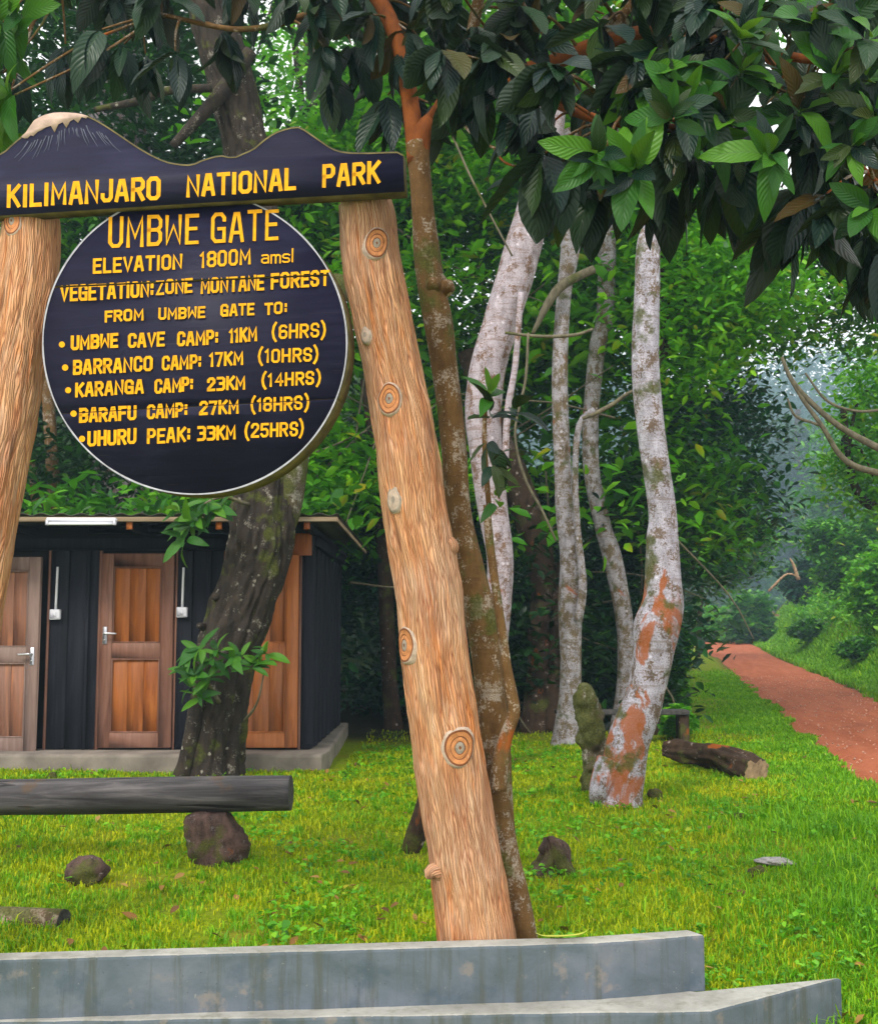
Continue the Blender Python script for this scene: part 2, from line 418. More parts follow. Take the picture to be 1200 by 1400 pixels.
def wood_mat(name, c1, c2, c3, rough=.5, ax=2, seed=0., spec=.3):
    s = NT(name); ob = s.coord(); oi = s.n('ObjectInfo')
    off = s.n('CombineXYZ'); s.set(off.inputs[0], s.math('MULTIPLY', oi.outputs['Random'], 19)); s.set(off.inputs[1], seed)
    va = s.n('VectorMath', operation='ADD'); s.set(va.inputs[0], ob); s.set(va.inputs[1], off.outputs[0])
    sc = [14, 14, 14]; sc[ax] = 1.1
    n = s.noise(s.mapping(va.outputs[0], tuple(sc)), 1.6, 5, .6, .8); g = s.noise(va.outputs[0], 2.2, 3)
    c = s.ramp(n, [(.3, c1), (.5, c2), (.72, c3)])
    c = s.mix(s.math('MULTIPLY', s.ramp(g, [(.45, 0.0), (.7, 1.0)]), .5), c, c1)
    c = s.mix(s.math('MULTIPLY', oi.outputs['Random'], .35), c, c3)
    return s.done(c, rough, s.bump(n, .3, .003), spec)

def concrete_mat():
    s = NT('painted_concrete'); ob = s.coord()
    n1 = s.noise(s.mapping(ob, (1, 1, 1.6)), 2.6, 6, .65, .4); n2 = s.noise(ob, 46, 5, .7); n3 = s.noise(s.mapping(ob, (6, 6, .45)), 2.2, 5, .68)
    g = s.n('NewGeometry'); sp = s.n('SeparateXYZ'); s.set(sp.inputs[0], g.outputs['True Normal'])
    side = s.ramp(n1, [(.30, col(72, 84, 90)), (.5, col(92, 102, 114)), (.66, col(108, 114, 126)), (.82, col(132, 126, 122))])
    side = s.mix(s.ramp(n3, [(.50, 0.0), (.62, .75)]), side, col(78, 82, 76))
    bl = s.noise(s.mapping(ob, (1, 1, 1), (7, 3, 1)), 7.5, 5, .6)
    side = s.mix(s.ramp(bl, [(.60, 0.0), (.68, .55)]), side, col(142, 130, 122))
    side = s.mix(s.ramp(s.noise(s.mapping(ob, (1, 1, 1), (1, 9, 4)), 5.0, 4, .6), [(.58, 0.0), (.68, .5)]), side, col(58, 76, 92))
    pore = s.noise(ob, 120, 2)
    side = s.mix(s.ramp(pore, [(.70, 0.0), (.73, .6)]), side, (.03, .03, .03, 1))
    side = s.mix(s.ramp(n2, [(.66, 0.0), (.72, .5)]), side, col(168, 168, 160))
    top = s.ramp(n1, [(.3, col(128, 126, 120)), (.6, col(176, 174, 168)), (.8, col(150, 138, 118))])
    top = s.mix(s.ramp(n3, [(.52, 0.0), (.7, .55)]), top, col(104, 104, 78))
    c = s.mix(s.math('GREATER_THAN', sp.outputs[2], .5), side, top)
    c = s.mix(s.math('MULTIPLY', n2, .28), c, (.08, .085, .08, 1))
    return s.done(c, .8, s.bump(n2, .25, .004), .25)

def soil_mat():
    s = NT('lawn_ground'); ob = s.coord()
    at = s.n('Attribute', attribute_name='ground'); a = at.outputs['Color']
    sep = s.n('SeparateColor'); s.set(sep.inputs[0], a)
    n = s.noise(ob, 1.7, 5, .6); n2 = s.noise(ob, 22, 5, .65); n3 = s.noise(ob, 95, 3, .7)
    gr = s.ramp(n2, [(.3, (.07, .12, .004, 1)), (.55, (.17, .24, .006, 1)), (.75, (.28, .30, .012, 1))])
    gr = s.mix(s.ramp(n, [(.5, 0.0), (.68, .6)]), gr, s.ramp(n3, [(.35, (.15, .11, .015, 1)), (.7, (.28, .21, .03, 1))]))
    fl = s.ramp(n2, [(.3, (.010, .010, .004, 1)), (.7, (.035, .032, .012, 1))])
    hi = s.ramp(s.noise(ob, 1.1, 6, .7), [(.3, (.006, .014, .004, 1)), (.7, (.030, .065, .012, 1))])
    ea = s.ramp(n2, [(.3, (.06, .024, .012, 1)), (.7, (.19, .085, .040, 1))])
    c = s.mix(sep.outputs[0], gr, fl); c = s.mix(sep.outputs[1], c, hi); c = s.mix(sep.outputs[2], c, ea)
    return s.done(c, .95, s.bump(s.math('ADD', n2, s.math('MULTIPLY', n3, .5)), .6, .03), .1)

def road_mat():
    s = NT('red_earth_road'); ob = s.coord(); uv = s.coord('UV')
    n = s.noise(ob, 1.3, 5, .6); n2 = s.noise(ob, 26, 5, .7); tr = s.noise(s.mapping(uv, (3.0, .25, 1)), 1.5, 3)
    c = s.ramp(n2, [(.3, (.20, .045, .020, 1)), (.55, (.36, .098, .042, 1)), (.8, (.52, .19, .095, 1))])
    c = s.mix(s.ramp(tr, [(.42, 0.0), (.62, .55)]), c, (.44, .14, .070, 1))
    c = s.mix(s.ramp(n, [(.55, 0.0), (.7, .35)]), c, (.13, .05, .03, 1))
    return s.done(c, .9, s.bump(n2, .5, .02), .15)

M = {}
M['board'] = board_mat(); M['faux'] = faux_mat(); M['concrete'] = concrete_mat()
M['yellow'] = flat_mat('yellow_sign_paint', (.74, .34, .003, 1), .55, .10, 30, .1, .12)
M['rim'] = flat_mat('chalky_white_paint', (.36, .36, .40, 1), .6, .12, 30, .1)
M['discside'] = flat_mat('weathered_board_edge', (.13, .105, .035, 1), .8, .25, 14, .4)
M['snow'] = flat_mat('faded_snow_paint', (.46, .33, .26, 1), .7, .15, 18, .2)
M['streak'] = flat_mat('pale_grey_brush_paint', (.060, .066, .10, 1), .6, .25, 30, .1)
M['knotw'] = flat_mat('whitish_knot_cement', (.42, .32, .25, 1), .75, .14, 40, .4)
M['knoto'] = flat_mat('orange_knot_cement', (.50, .20, .07, 1), .7, .16, 40, .4)
M['knotd'] = flat_mat('grey_knot_cement', (.30, .25, .20, 1), .75, .18, 60, .4)
M['knotl'] = flat_mat('brown_knot_line', (.17, .055, .018, 1), .8, .16, 60, .4)
M['dark_bark'] = bark_mat('rough_dark_bark', (.052, .038, .028, 1), (.22, .20, .17, 1), .16, 0.0, .34, 1.8, 1.0, (.012, .010, .010, 1))
M['white_bark'] = bark_mat('lichen_white_bark', (.20, .14, .10, 1), (.40, .38, .43, 1), .62, .22, .06, 1.6, .5)
M['white_bark2'] = bark_mat('pinkish_lichen_bark', (.23, .13, .085, 1), (.42, .37, .42, 1), .64, .10, .0, 2.0, .4)
M['mottled_bark'] = bark_mat('mottled_grey_bark', (.20, .145, .085, 1), (.36, .34, .38, 1), .54, .10, .18, 2.0, .5)
M['front_bark'] = bark_mat('lichen_and_rust_bark', (.20, .14, .10, 1), (.40, .38, .45, 1), .60, .82, .34, 1.7, .7, None, 1.0, 1.5)
M['brown_bark'] = bark_mat('smooth_brown_bark', (.175, .095, .032, 1), (.30, .25, .20, 1), .34, .12, .32, 2.4, .4, (.07, .034, .010, 1))
M['orange_bark'] = bark_mat('orange_inner_bark', (.25, .072, .012, 1), None, 0, .2, 0, 2.2, .35, (.10, .028, .006, 1))
M['red_bark'] = bark_mat('dark_reddish_bark', (.070, .042, .026, 1), (.24, .20, .18, 1), .12, .08, .3, 1.6, .8, (.016, .009, .006, 1))
M['twig'] = bark_mat('grey_twig_bark', (.19, .165, .11, 1), None, 0, 0, .2, 3.0, .3)
M['log'] = None
M['stone'] = bark_mat('rough_brown_stone', (.14, .085, .070, 1), (.20, .17, .17, 1), .10, .12, .4, 2.5, 1.0, (.022, .014, .012, 1))
M['palestone'] = bark_mat('flat_grey_stone', (.20, .19, .18, 1), (.36, .33, .33, 1), .7, 0, .15, 2.5, .6)
M['wallboard'] = wood_mat('tarred_black_board', (.0070, .0075, .010, 1), (.0125, .0130, .018, 1), (.023, .025, .034, 1), .7, spec=.12)
M['doorframe'] = wood_mat('reddish_door_timber', (.115, .048, .030, 1), (.20, .090, .058, 1), (.27, .135, .095, 1), .5)
M['doorgrey'] = wood_mat('greyed_door_timber', (.12, .070, .055, 1), (.19, .120, .098, 1), (.26, .18, .15, 1), .6)
M['doorpanel'] = wood_mat('orange_varnished_panel', (.14, .036, .008, 1), (.30, .085, .018, 1), (.46, .16, .040, 1), .4)
M['doorpanel_old'] = wood_mat('worn_brown_panel', (.12, .052, .032, 1), (.22, .100, .060, 1), (.36, .135, .055, 1), .55)
M['doororange'] = wood_mat('orange_door_timber', (.20, .050, .010, 1), (.38, .11, .020, 1), (.50, .17, .045, 1), .45)
M['roofedge'] = wood_mat('weathered_eave_timber', (.10, .05, .02, 1), (.20, .13, .07, 1), (.33, .27, .18, 1), .7, 0)
M['roofing'] = flat_mat('dull_metal_roofing', (.06, .055, .045, 1), .6, .2, 3, .2)
M['slab'] = flat_mat('worn_cement_floor', (.235, .20, .17, 1), .85, .2, 3, .4)
M['white'] = flat_mat('white_plastic', (.66, .66, .72, 1), .35, .04, 8, .02)
M['tubeglass'] = flat_mat('unlit_lamp_tube', (.75, .77, .84, 1), .2, .03, 8, .0)
M['steel'] = flat_mat('satin_metal_handle', (.52, .52, .56, 1), .3, .05, 20, .05, .5, .7)
M['interior'] = flat_mat('dark_interior_boarding', (.012, .010, .009, 1), .9)
s_ = NT('weathered_log_timber'); ob_ = s_.coord(); n_ = s_.noise(s_.mapping(ob_, (.7, 9, 9)), 2.2, 6, .65, .5)
c_ = s_.ramp(n_, [(.28, (.020, .017, .018, 1)), (.5, (.060, .055, .058, 1)), (.72, (.15, .135, .135, 1))])
c_ = s_.mix(s_.ramp(s_.noise(ob_, 6, 4), [(.60, 0.0), (.68, .5)]), c_, (.10, .055, .02, 1))
c_ = s_.mix(s_.ramp(s_.noise(s_.mapping(ob_, (.5, 8, 8), (5, 1, 1)), 3.2, 2), [(.64, 0.0), (.66, .85)]), c_, (.006, .005, .005, 1))
M['log'] = s_.done(c_, .75, s_.bump(n_, .8, .012), .25)

M['near_leaf'] = leaf_mat('old_glossy_leaf', [(0, (.0020, .011, .013, 1)), (.4, (.0035, .019, .015, 1)), (.75, (.009, .038, .009, 1)), (.95, (.030, .045, .006, 1)), (1, (.08, .035, .008, 1))], .06, .34, .20, (.10, .20, .01, 1), True, (.014, .024, .012, 1))
M['young_leaf'] = leaf_mat('fresh_green_leaf', [(0, (.010, .060, .008, 1)), (.5, (.026, .13, .010, 1)), (1, (.085, .24, .012, 1))], .20, .38, .2, (.30, .62, .02, 1), True, (.10, .22, .03, 1))
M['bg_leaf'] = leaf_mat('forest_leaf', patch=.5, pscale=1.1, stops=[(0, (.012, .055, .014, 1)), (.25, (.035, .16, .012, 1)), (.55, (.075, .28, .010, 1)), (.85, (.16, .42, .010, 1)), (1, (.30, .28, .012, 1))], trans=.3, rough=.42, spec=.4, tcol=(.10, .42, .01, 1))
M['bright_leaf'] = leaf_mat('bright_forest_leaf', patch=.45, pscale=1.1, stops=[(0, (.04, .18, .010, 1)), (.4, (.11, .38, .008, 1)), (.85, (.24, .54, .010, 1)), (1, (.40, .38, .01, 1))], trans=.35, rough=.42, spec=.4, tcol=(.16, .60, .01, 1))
M['shade_leaf'] = leaf_mat('shade_toned_leaf', patch=.4, pscale=.7, stops=[(0, (.003, .012, .006, 1)), (.4, (.007, .032, .008, 1)), (.8, (.020, .085, .010, 1)), (1, (.07, .20, .010, 1))], trans=.2, rough=.45, spec=.25, tcol=(.04, .20, .01, 1))  # darker copy of the forest leaf; the wood's shade is put into its colour
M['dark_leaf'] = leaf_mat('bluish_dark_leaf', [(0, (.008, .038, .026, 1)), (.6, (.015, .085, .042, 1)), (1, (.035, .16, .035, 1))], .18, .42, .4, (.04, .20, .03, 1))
M['mist_leaf'] = leaf_mat('far_leaf', [(0, (.012, .035, .018, 1)), (.6, (.022, .065, .025, 1)), (1, (.045, .11, .03, 1))], .1, .7, .2)
M['grass'] = leaf_mat('grass_blade', patch=.45, pscale=1.3, stops=[(0, (.11, .24, .003, 1)), (.35, (.28, .40, .004, 1)), (.7, (.52, .56, .004, 1)), (.95, (.60, .56, .008, 1)), (1, (.50, .34, .03, 1))], trans=.35, rough=.55, spec=.2, tcol=(.34, .48, .01, 1))
M['tallgrass'] = leaf_mat('tall_grass_blade', patch=.25, pscale=1.6, stops=[(0, (.07, .25, .004, 1)), (.5, (.17, .42, .005, 1)), (.9, (.34, .56, .006, 1)), (1, (.45, .40, .02, 1))], trans=.35, rough=.5, spec=.25, tcol=(.22, .52, .01, 1))
M['flower'] = flat_mat('white_blossom', (.72, .70, .68, 1), .7)
M['fallen'] = leaf_mat('dry_fallen_leaf', [(0, (.10, .045, .012, 1)), (.5, (.22, .10, .02, 1)), (1, (.34, .20, .05, 1))], .1, .7)
M['yellowleaf'] = flat_mat('yellowed_leaf_blade', (.42, .45, .06, 1), .5)
M['terrain'] = soil_mat(); M['road'] = road_mat()

# ------------------------------------------------------------------ ground, road
ys = np.concatenate([np.arange(-8, 2, .8), np.arange(2, 9, .10), np.arange(9, 30, .22), np.arange(30, 70, .7), np.arange(70, 190, 2.5), np.arange(190, 421, 6.)])
xs = np.concatenate([np.arange(-163, -20, 4.), np.arange(-20, -6, .6), np.arange(-6, 16, .13), np.arange(16, 40, .7), np.arange(40, 220, 4.)])
GX, GY = np.meshgrid(xs, ys)
GZ = ter(GX, GY)
onroad = ((GX > roadL(GY) + .05) & (GX < roadR(GY) - .05))
GZ = GZ - .10 * onroad
PLAT = [(-9, 4.36), (1.05, 4.50), (1.72, 4.98), (1.1, 4.96), (-9, 4.96)]
nx, ny = len(xs), len(ys)
i = np.arange(ny - 1)[:, None]; j = np.arange(nx - 1)[None]
Q = np.stack([i * nx + j, i * nx + j + 1, (i + 1) * nx + j + 1, (i + 1) * nx + j], -1).reshape(-1, 4)
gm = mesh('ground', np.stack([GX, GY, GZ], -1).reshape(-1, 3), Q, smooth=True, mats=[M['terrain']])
L, R = roadL(GY), roadR(GY)
hill = np.clip(sstep(26, 34, GY) * sstep(1.5, 5, L - GX) + sstep(3.6, 6.5, GX - R) + sstep(170, 195, GY), 0, 1)
nz = fbm(GX * .5, GY * .5, 0, 3)
hill = np.clip(hill + sstep(1.6, 3.0, GX - R) * .8, 0, 1)
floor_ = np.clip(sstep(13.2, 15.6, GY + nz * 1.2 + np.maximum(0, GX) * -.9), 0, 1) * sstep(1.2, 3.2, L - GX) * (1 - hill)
earth = (GY < 110) * np.clip(sstep(.25, .6, GX - R) * sstep(2.6, 1.2, GX - R) * sstep(24, 27, GY) * sstep(40, 36, GY) * (nz > -.1) + sstep(.25, 0, np.minimum(np.abs(GX - L), np.abs(GX - R))) * .8, 0, 1)
ca = gm.color_attributes.new('ground', 'FLOAT_COLOR', 'POINT')
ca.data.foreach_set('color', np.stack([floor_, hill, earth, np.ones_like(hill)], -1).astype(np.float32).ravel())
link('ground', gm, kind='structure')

yy = np.concatenate([np.arange(3, 30, .2), np.arange(30, 120, .8)]); k = 15; tt = np.linspace(0, 1, k)
edge = lambda y, s: .20 * fbm(y * 1.3, s, 0, 21) + .10 * fbm(y * 5, s, 0, 22)
RL, RR = roadL(yy) + edge(yy, 3.), roadR(yy) + edge(yy, 9.)
RX = RL[:, None] * (1 - tt) + RR[:, None] * tt; RY = yy[:, None] + 0 * RX
RZ = ter0(RX, RY) + .012 - .03 * np.exp(-((tt - .28) / .09) ** 2) - .03 * np.exp(-((tt - .74) / .09) ** 2) + .008 * fbm(RX * 4, RY * 4, 0, 30)
RZ[:, 0] -= .06; RZ[:, -1] -= .06
i = np.arange(len(yy) - 1)[:, None]; j = np.arange(k - 1)[None]
Q = np.stack([i * k + j, i * k + j + 1, (i + 1) * k + j + 1, (i + 1) * k + j], -1).reshape(-1, 4)
uv = np.stack([tt[None] * 2.2 + 0 * RX, RY], -1).reshape(-1, 2)
link('road', mesh('road', np.stack([RX, RY, RZ], -1).reshape(-1, 3), Q, uv=uv, smooth=True, mats=[M['road']]), kind='structure')

# ------------------------------------------------------------------ stepped concrete platform
def slab_mesh(name, poly, z0, z1, mat, bev=.012):
    import bmesh
    bm = bmesh.new(); vs = [bm.verts.new((x, y, z0)) for x, y in poly]
    f = bm.faces.new(vs); r = bmesh.ops.extrude_face_region(bm, geom=[f])
    bmesh.ops.translate(bm, verts=[v for v in r['geom'] if isinstance(v, bmesh.types.BMVert)], vec=(0, 0, z1 - z0))
    bmesh.ops.recalc_face_normals(bm, faces=bm.faces)
    e = [e for e in bm.edges if all(v.co.z > z1 - .001 for v in e.verts)] + [e for e in bm.edges if abs(e.verts[0].co.z - e.verts[1].co.z) > .05]
    bmesh.ops.bevel(bm, geom=e, offset=bev, segments=2, affect='EDGES', profile=.6)
    me = bpy.data.meshes.new(name); bm.to_mesh(me); bm.free(); me.materials.append(mat); return me
plat = empty('concrete_platform', (0, 4.7, -.16), 'grey painted concrete platform of two steps carrying the gate posts', 'platform')
def jag(a, b, n, amp=.006):
    t = np.linspace(0, 1, n, endpoint=False); return [(a[0] * (1 - s) + b[0] * s + random.uniform(-amp, amp) * (s > 0), a[1] * (1 - s) + b[1] * s + random.uniform(-amp, amp) * (s > 0)) for s in t]
c0 = PZ(0, 1312, .05); c1 = PZ(815, 1289, .05); c2 = PZ(963, 1278, .05)
dx = (c1 - c0) / (c1 - c0)[0]; cl = c1 + dx * (-5.5 - c1[0])
up = jag(cl[:2], c1[:2], 60, .005) + [tuple(c1[:2])] + jag(c1[:2], c2[:2], 8, .005)[1:] + [tuple(c2[:2]), (c2[0] - .05, c2[1] + .09), (c1[0] - .05, c1[1] + .10), (cl[0], cl[1] + .11)]
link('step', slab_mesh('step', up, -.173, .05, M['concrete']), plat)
d0 = PZ(0, 1397, -.17); d1 = PZ(972, 1382, -.17); d2 = PZ(1150, 1335.5, -.17)
dx = (d1 - d0) / (d1 - d0)[0]; dl_ = d1 + dx * (-5.5 - d1[0])
lo = jag(dl_[:2], d1[:2], 60, .006) + [tuple(d1[:2])] + jag(d1[:2], d2[:2], 6, .004)[1:] + [tuple(d2[:2]), (1.05, 4.97), (1.0, 5.0), (-5.5, 4.9)]
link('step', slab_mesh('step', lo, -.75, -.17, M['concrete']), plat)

# ------------------------------------------------------------------ the gate sign
A_ = P(0, 282, 4.95); B_ = P(560, 262, 4.67)
SX = (B_ - A_) / np.linalg.norm(B_ - A_)
SU = np.array([0, 0, 1.0]) - SX * SX[2]; SU /= np.linalg.norm(SU); SN = np.cross(SX, SU)    # towards the camera
if SN[1] > 0: SN = -SN
def plane_uv(u, v, off=0.0):
    """local coordinates on the sign plane (moved by off towards the camera)"""
    d = ray(u, v); o = np.array([0, 0, CAMH]); A = A_ + SN * off
    t = np.dot(A - o, SN) / np.dot(d, SN); p = o + d * t - A
    return np.array([np.dot(p, SX), np.dot(p, SU)])
def pv(lst, off=0.0): return np.array([plane_uv(u, v, off) for u, v in lst])
def smooth_poly(px, n):
    return catmull(np.hstack([np.array(px, float), np.zeros((len(px), 1))]), n)[:, :2]

sign = empty('gate_sign', PZ(300, 1290, .05), 'park gate sign with dark round board hung between two bark-textured posts', 'sign')
top_px = [(-235, 262), (-190, 246), (-150, 240), (-110, 236), (-70, 228), (-35, 218), (0, 210), (20, 194), (36, 180), (47, 164), (60, 157), (78, 153), (104, 154), (121, 158), (140, 168), (160, 181), (193, 203), (222, 218), (242, 223), (262, 224), (274, 219), (290, 214), (303, 211.5), (315, 214), (324, 213), (334, 208), (346, 203), (358, 193), (370, 184), (382, 178), (400, 173), (410, 173), (420, 179), (436, 190), (454, 202), (472, 207), (500, 208), (530, 207), (545, 207), (551, 211)]
bot_px = [(553, 262), (250, 279), (0, 295), (-235, 309)]
tp = smooth_poly(top_px, 90)
hb = empty  # noqa
HD = .075
mb = MB(); hp = pv(list(map(tuple, tp)) + bot_px)[::-1]
mb.prism(hp, A_, SX, SU, SN, HD)
hm = mb.mesh('header_board', [M['board'], M['discside']])
pi = np.zeros(len(hm.polygons), int)
for p in hm.polygons:
    n = np.array(p.normal)
    if abs(np.dot(n, SN)) < .5: pi[p.index] = 1
hm.polygons.foreach_set('material_index', pi.astype(np.int32))
header = link('header_board', hm, sign)
# pale worn rim along the upper front edge
def ribbon(px, w, off, closed=False, plane=0.0):
    """a painted line of width w (px) on the plane, mitred"""
    px = np.asarray(px, float); n = len(px)
    if closed: a = np.roll(px, 1, 0); b = np.roll(px, -1, 0)
    else: a = np.vstack([2 * px[0] - px[1], px[:-1]]); b = np.vstack([px[1:], 2 * px[-1] - px[-2]])
    t1 = px - a; t1 /= np.linalg.norm(t1, axis=1)[:, None] + 1e-9; t2 = b - px; t2 /= np.linalg.norm(t2, axis=1)[:, None] + 1e-9
    n1 = np.stack([-t1[:, 1], t1[:, 0]], 1); n2 = np.stack([-t2[:, 1], t2[:, 0]], 1)
    m = n1 + n2; m /= np.linalg.norm(m, axis=1)[:, None] + 1e-9
    k = 1 / np.maximum(np.sum(m * n1, 1), .72); w = np.asarray(w) * np.ones(n)
    l = px + m * (k * w / 2)[:, None]; r = px - m * (k * w / 2)[:, None]
    return l, r
def strip_mesh(mb, l, r, off, closed=False, skip=None):
    A = A_ + SN * off
    V = []
    for p in l: q = plane_uv(p[0], p[1], off); V.append(A + SX * q[0] + SU * q[1])
    for p in r: q = plane_uv(p[0], p[1], off); V.append(A + SX * q[0] + SU * q[1])
    n = len(l); Q = []
    for k in range(n if closed else n - 1):
        k2 = (k + 1) % n
        if skip is None: Q.append([k, k2, n + k2, n + k]); continue
        pieces = [np.array([l[k], l[k2], r[k2], r[k]])]
        for (a, b), tol in skip:                       # the gap between two planks stays unpainted
            nxt = []
            ys_ = lambda p: a[1] + (p[0] - a[0]) * (b[1] - a[1]) / (b[0] - a[0])
            for q in pieces:
                for f in (lambda p: ys_(p) - tol - p[1], lambda p: p[1] - ys_(p) - tol):
                    c = clip(q, f)
                    if len(c) > 2: nxt.append(c)
            pieces = nxt
        for q in pieces:
            W = []
            for p in q: t = plane_uv(p[0], p[1], off); W.append(A + SX * t[0] + SU * t[1])
            mb.add(W, None, [[0, i, i + 1] for i in range(1, len(W) - 1)])
    if Q: mb.add(V, Q)
mb = MB(); l, r = ribbon(tp + np.array([0, 1.6]), 2.0, 0); strip_mesh(mb, l, r, .0015)
link('painted_edge', mb.mesh('painted_edge', M['discside']), header)
# snow cap: pale paint with a ragged lower edge
cap_top = [tuple(p) for p in tp if 24 < p[0] < 122]
cap_top = [(x, y + .6) for x, y in cap_top]
ragged = [(118, 162), (112, 160), (107, 168), (101, 163), (96, 166), (91, 175), (86, 167), (80, 170), (75, 181), (70, 172), (63, 174), (57, 178), (52, 180), (46, 186), (42, 185), (38, 189), (33, 189)]
mb = MB(); sp = pv(cap_top + ragged, .002)[::-1]
mb.prism(sp, A_ + SN * .002, SX, SU, SN, .0015)
link('snow_cap', recalc(mb.mesh('snow_cap', M['snow'])), header)
mb = MB()
for k in range(26):
    x0 = 40 + k * 4.2 + random.uniform(-2, 2); y0 = np.interp(x0, [30, 80, 110, 160, 200], [190, 172, 163, 186, 210]) + 4 + random.uniform(0, 8)
    L_ = random.uniform(10, 32); sl = (x0 - 88) / 70
    pts = np.array([(x0, y0), (x0 + sl * L_ * .5 + random.uniform(-1, 1), y0 + L_ * .5), (x0 + sl * L_, y0 + L_ * .85)])
    pts = smooth_poly(pts, 8); l, r = ribbon(pts, np.linspace(1.6, .3, 8), 0); strip_mesh(mb, l, r, .0018 + k * .00002)
link('brush_streaks', mb.mesh('brush_streaks', M['streak']), header)

DO = -.045                                                  # the round board hangs a little behind the header's face
cx, cy_, rr = 266.5, 469.0, 209.0
circ = [(cx + (rr + 0) * math.cos(a), cy_ + (rr - 1) * math.sin(a)) for a in np.linspace(0, 2 * math.pi, 145)[:-1]]
cl = pv(circ, DO)
seams = [((40, 394), (500, 373.6)), ((40, 568), (500, 543))]
sl_ = [pv(s, DO) for s in seams]
def seam_y(i, x): (a, b) = sl_[i]; return a[1] + (x - a[0]) * (b[1] - a[1]) / (b[0] - a[0])
def clip(poly, f):
    out = []
    for i in range(len(poly)):
        a, b = poly[i], poly[(i + 1) % len(poly)]; fa, fb = f(a), f(b)
        if fa >= 0: out.append(a)
        if (fa >= 0) != (fb >= 0): t = fa / (fa - fb); out.append(a + (b - a) * t)
    return np.array(out)
rb = bpy.data.objects.new('round_board', None); COL.objects.link(rb); rb.parent = sign
ctr = A_ + SN * DO + SX * cl[:, 0].mean() + SU * cl[:, 1].mean(); rb.location = Vector(ctr) - sign.location
g1, g2 = .0042, .0016
bands = [lambda p: p[1] - seam_y(0, p[0]) - g1, None, lambda p: seam_y(1, p[0]) - g2 - p[1]]
pls = [clip(cl, bands[0]), clip(clip(cl, lambda p: seam_y(0, p[0]) - g1 - p[1]), lambda p: p[1] - seam_y(1, p[0]) - g2), clip(cl, bands[2])]
for q, offs in zip(pls, (0, -.003, .001)):
    ar = sum(q[i][0] * q[(i + 1) % len(q)][1] - q[(i + 1) % len(q)][0] * q[i][1] for i in range(len(q)))
    if ar < 0: q = q[::-1]
    mb = MB(); mb.prism(q, A_ + SN * (DO + offs), SX, SU, SN, .12)
    me = recalc(mb.mesh('plank', [M['board'], M['discside']]))
    pi = [1 if abs(np.dot(np.array(p.normal), SN)) < .5 else 0 for p in me.polygons]
    me.polygons.foreach_set('material_index', np.array(pi, np.int32)); link('plank', me, rb)
mb = MB(); mb.prism(cl[::-1] * .97 + cl.mean(0) * .03, A_ + SN * (DO - .02), SX, SU, SN, .05)
link('backing', recalc(mb.mesh('backing', M['interior'])), rb)
# painted white line round the front edge
mb = MB(); cpx = np.array(circ); w = 2.1 + .9 * fbm(np.arange(len(cpx)) * .3, 0, 0, 4)
l, r = ribbon(cx + (cpx - [cx, cy_]) * .994 + [0, cy_ - cx] - 0 if False else np.array([cx, cy_]) + (cpx - [cx, cy_]) * .993, w, 0, True)
strip_mesh(mb, l, r, DO + .0025, True)
link('white_rim', mb.mesh('white_rim', M['rim']), rb)

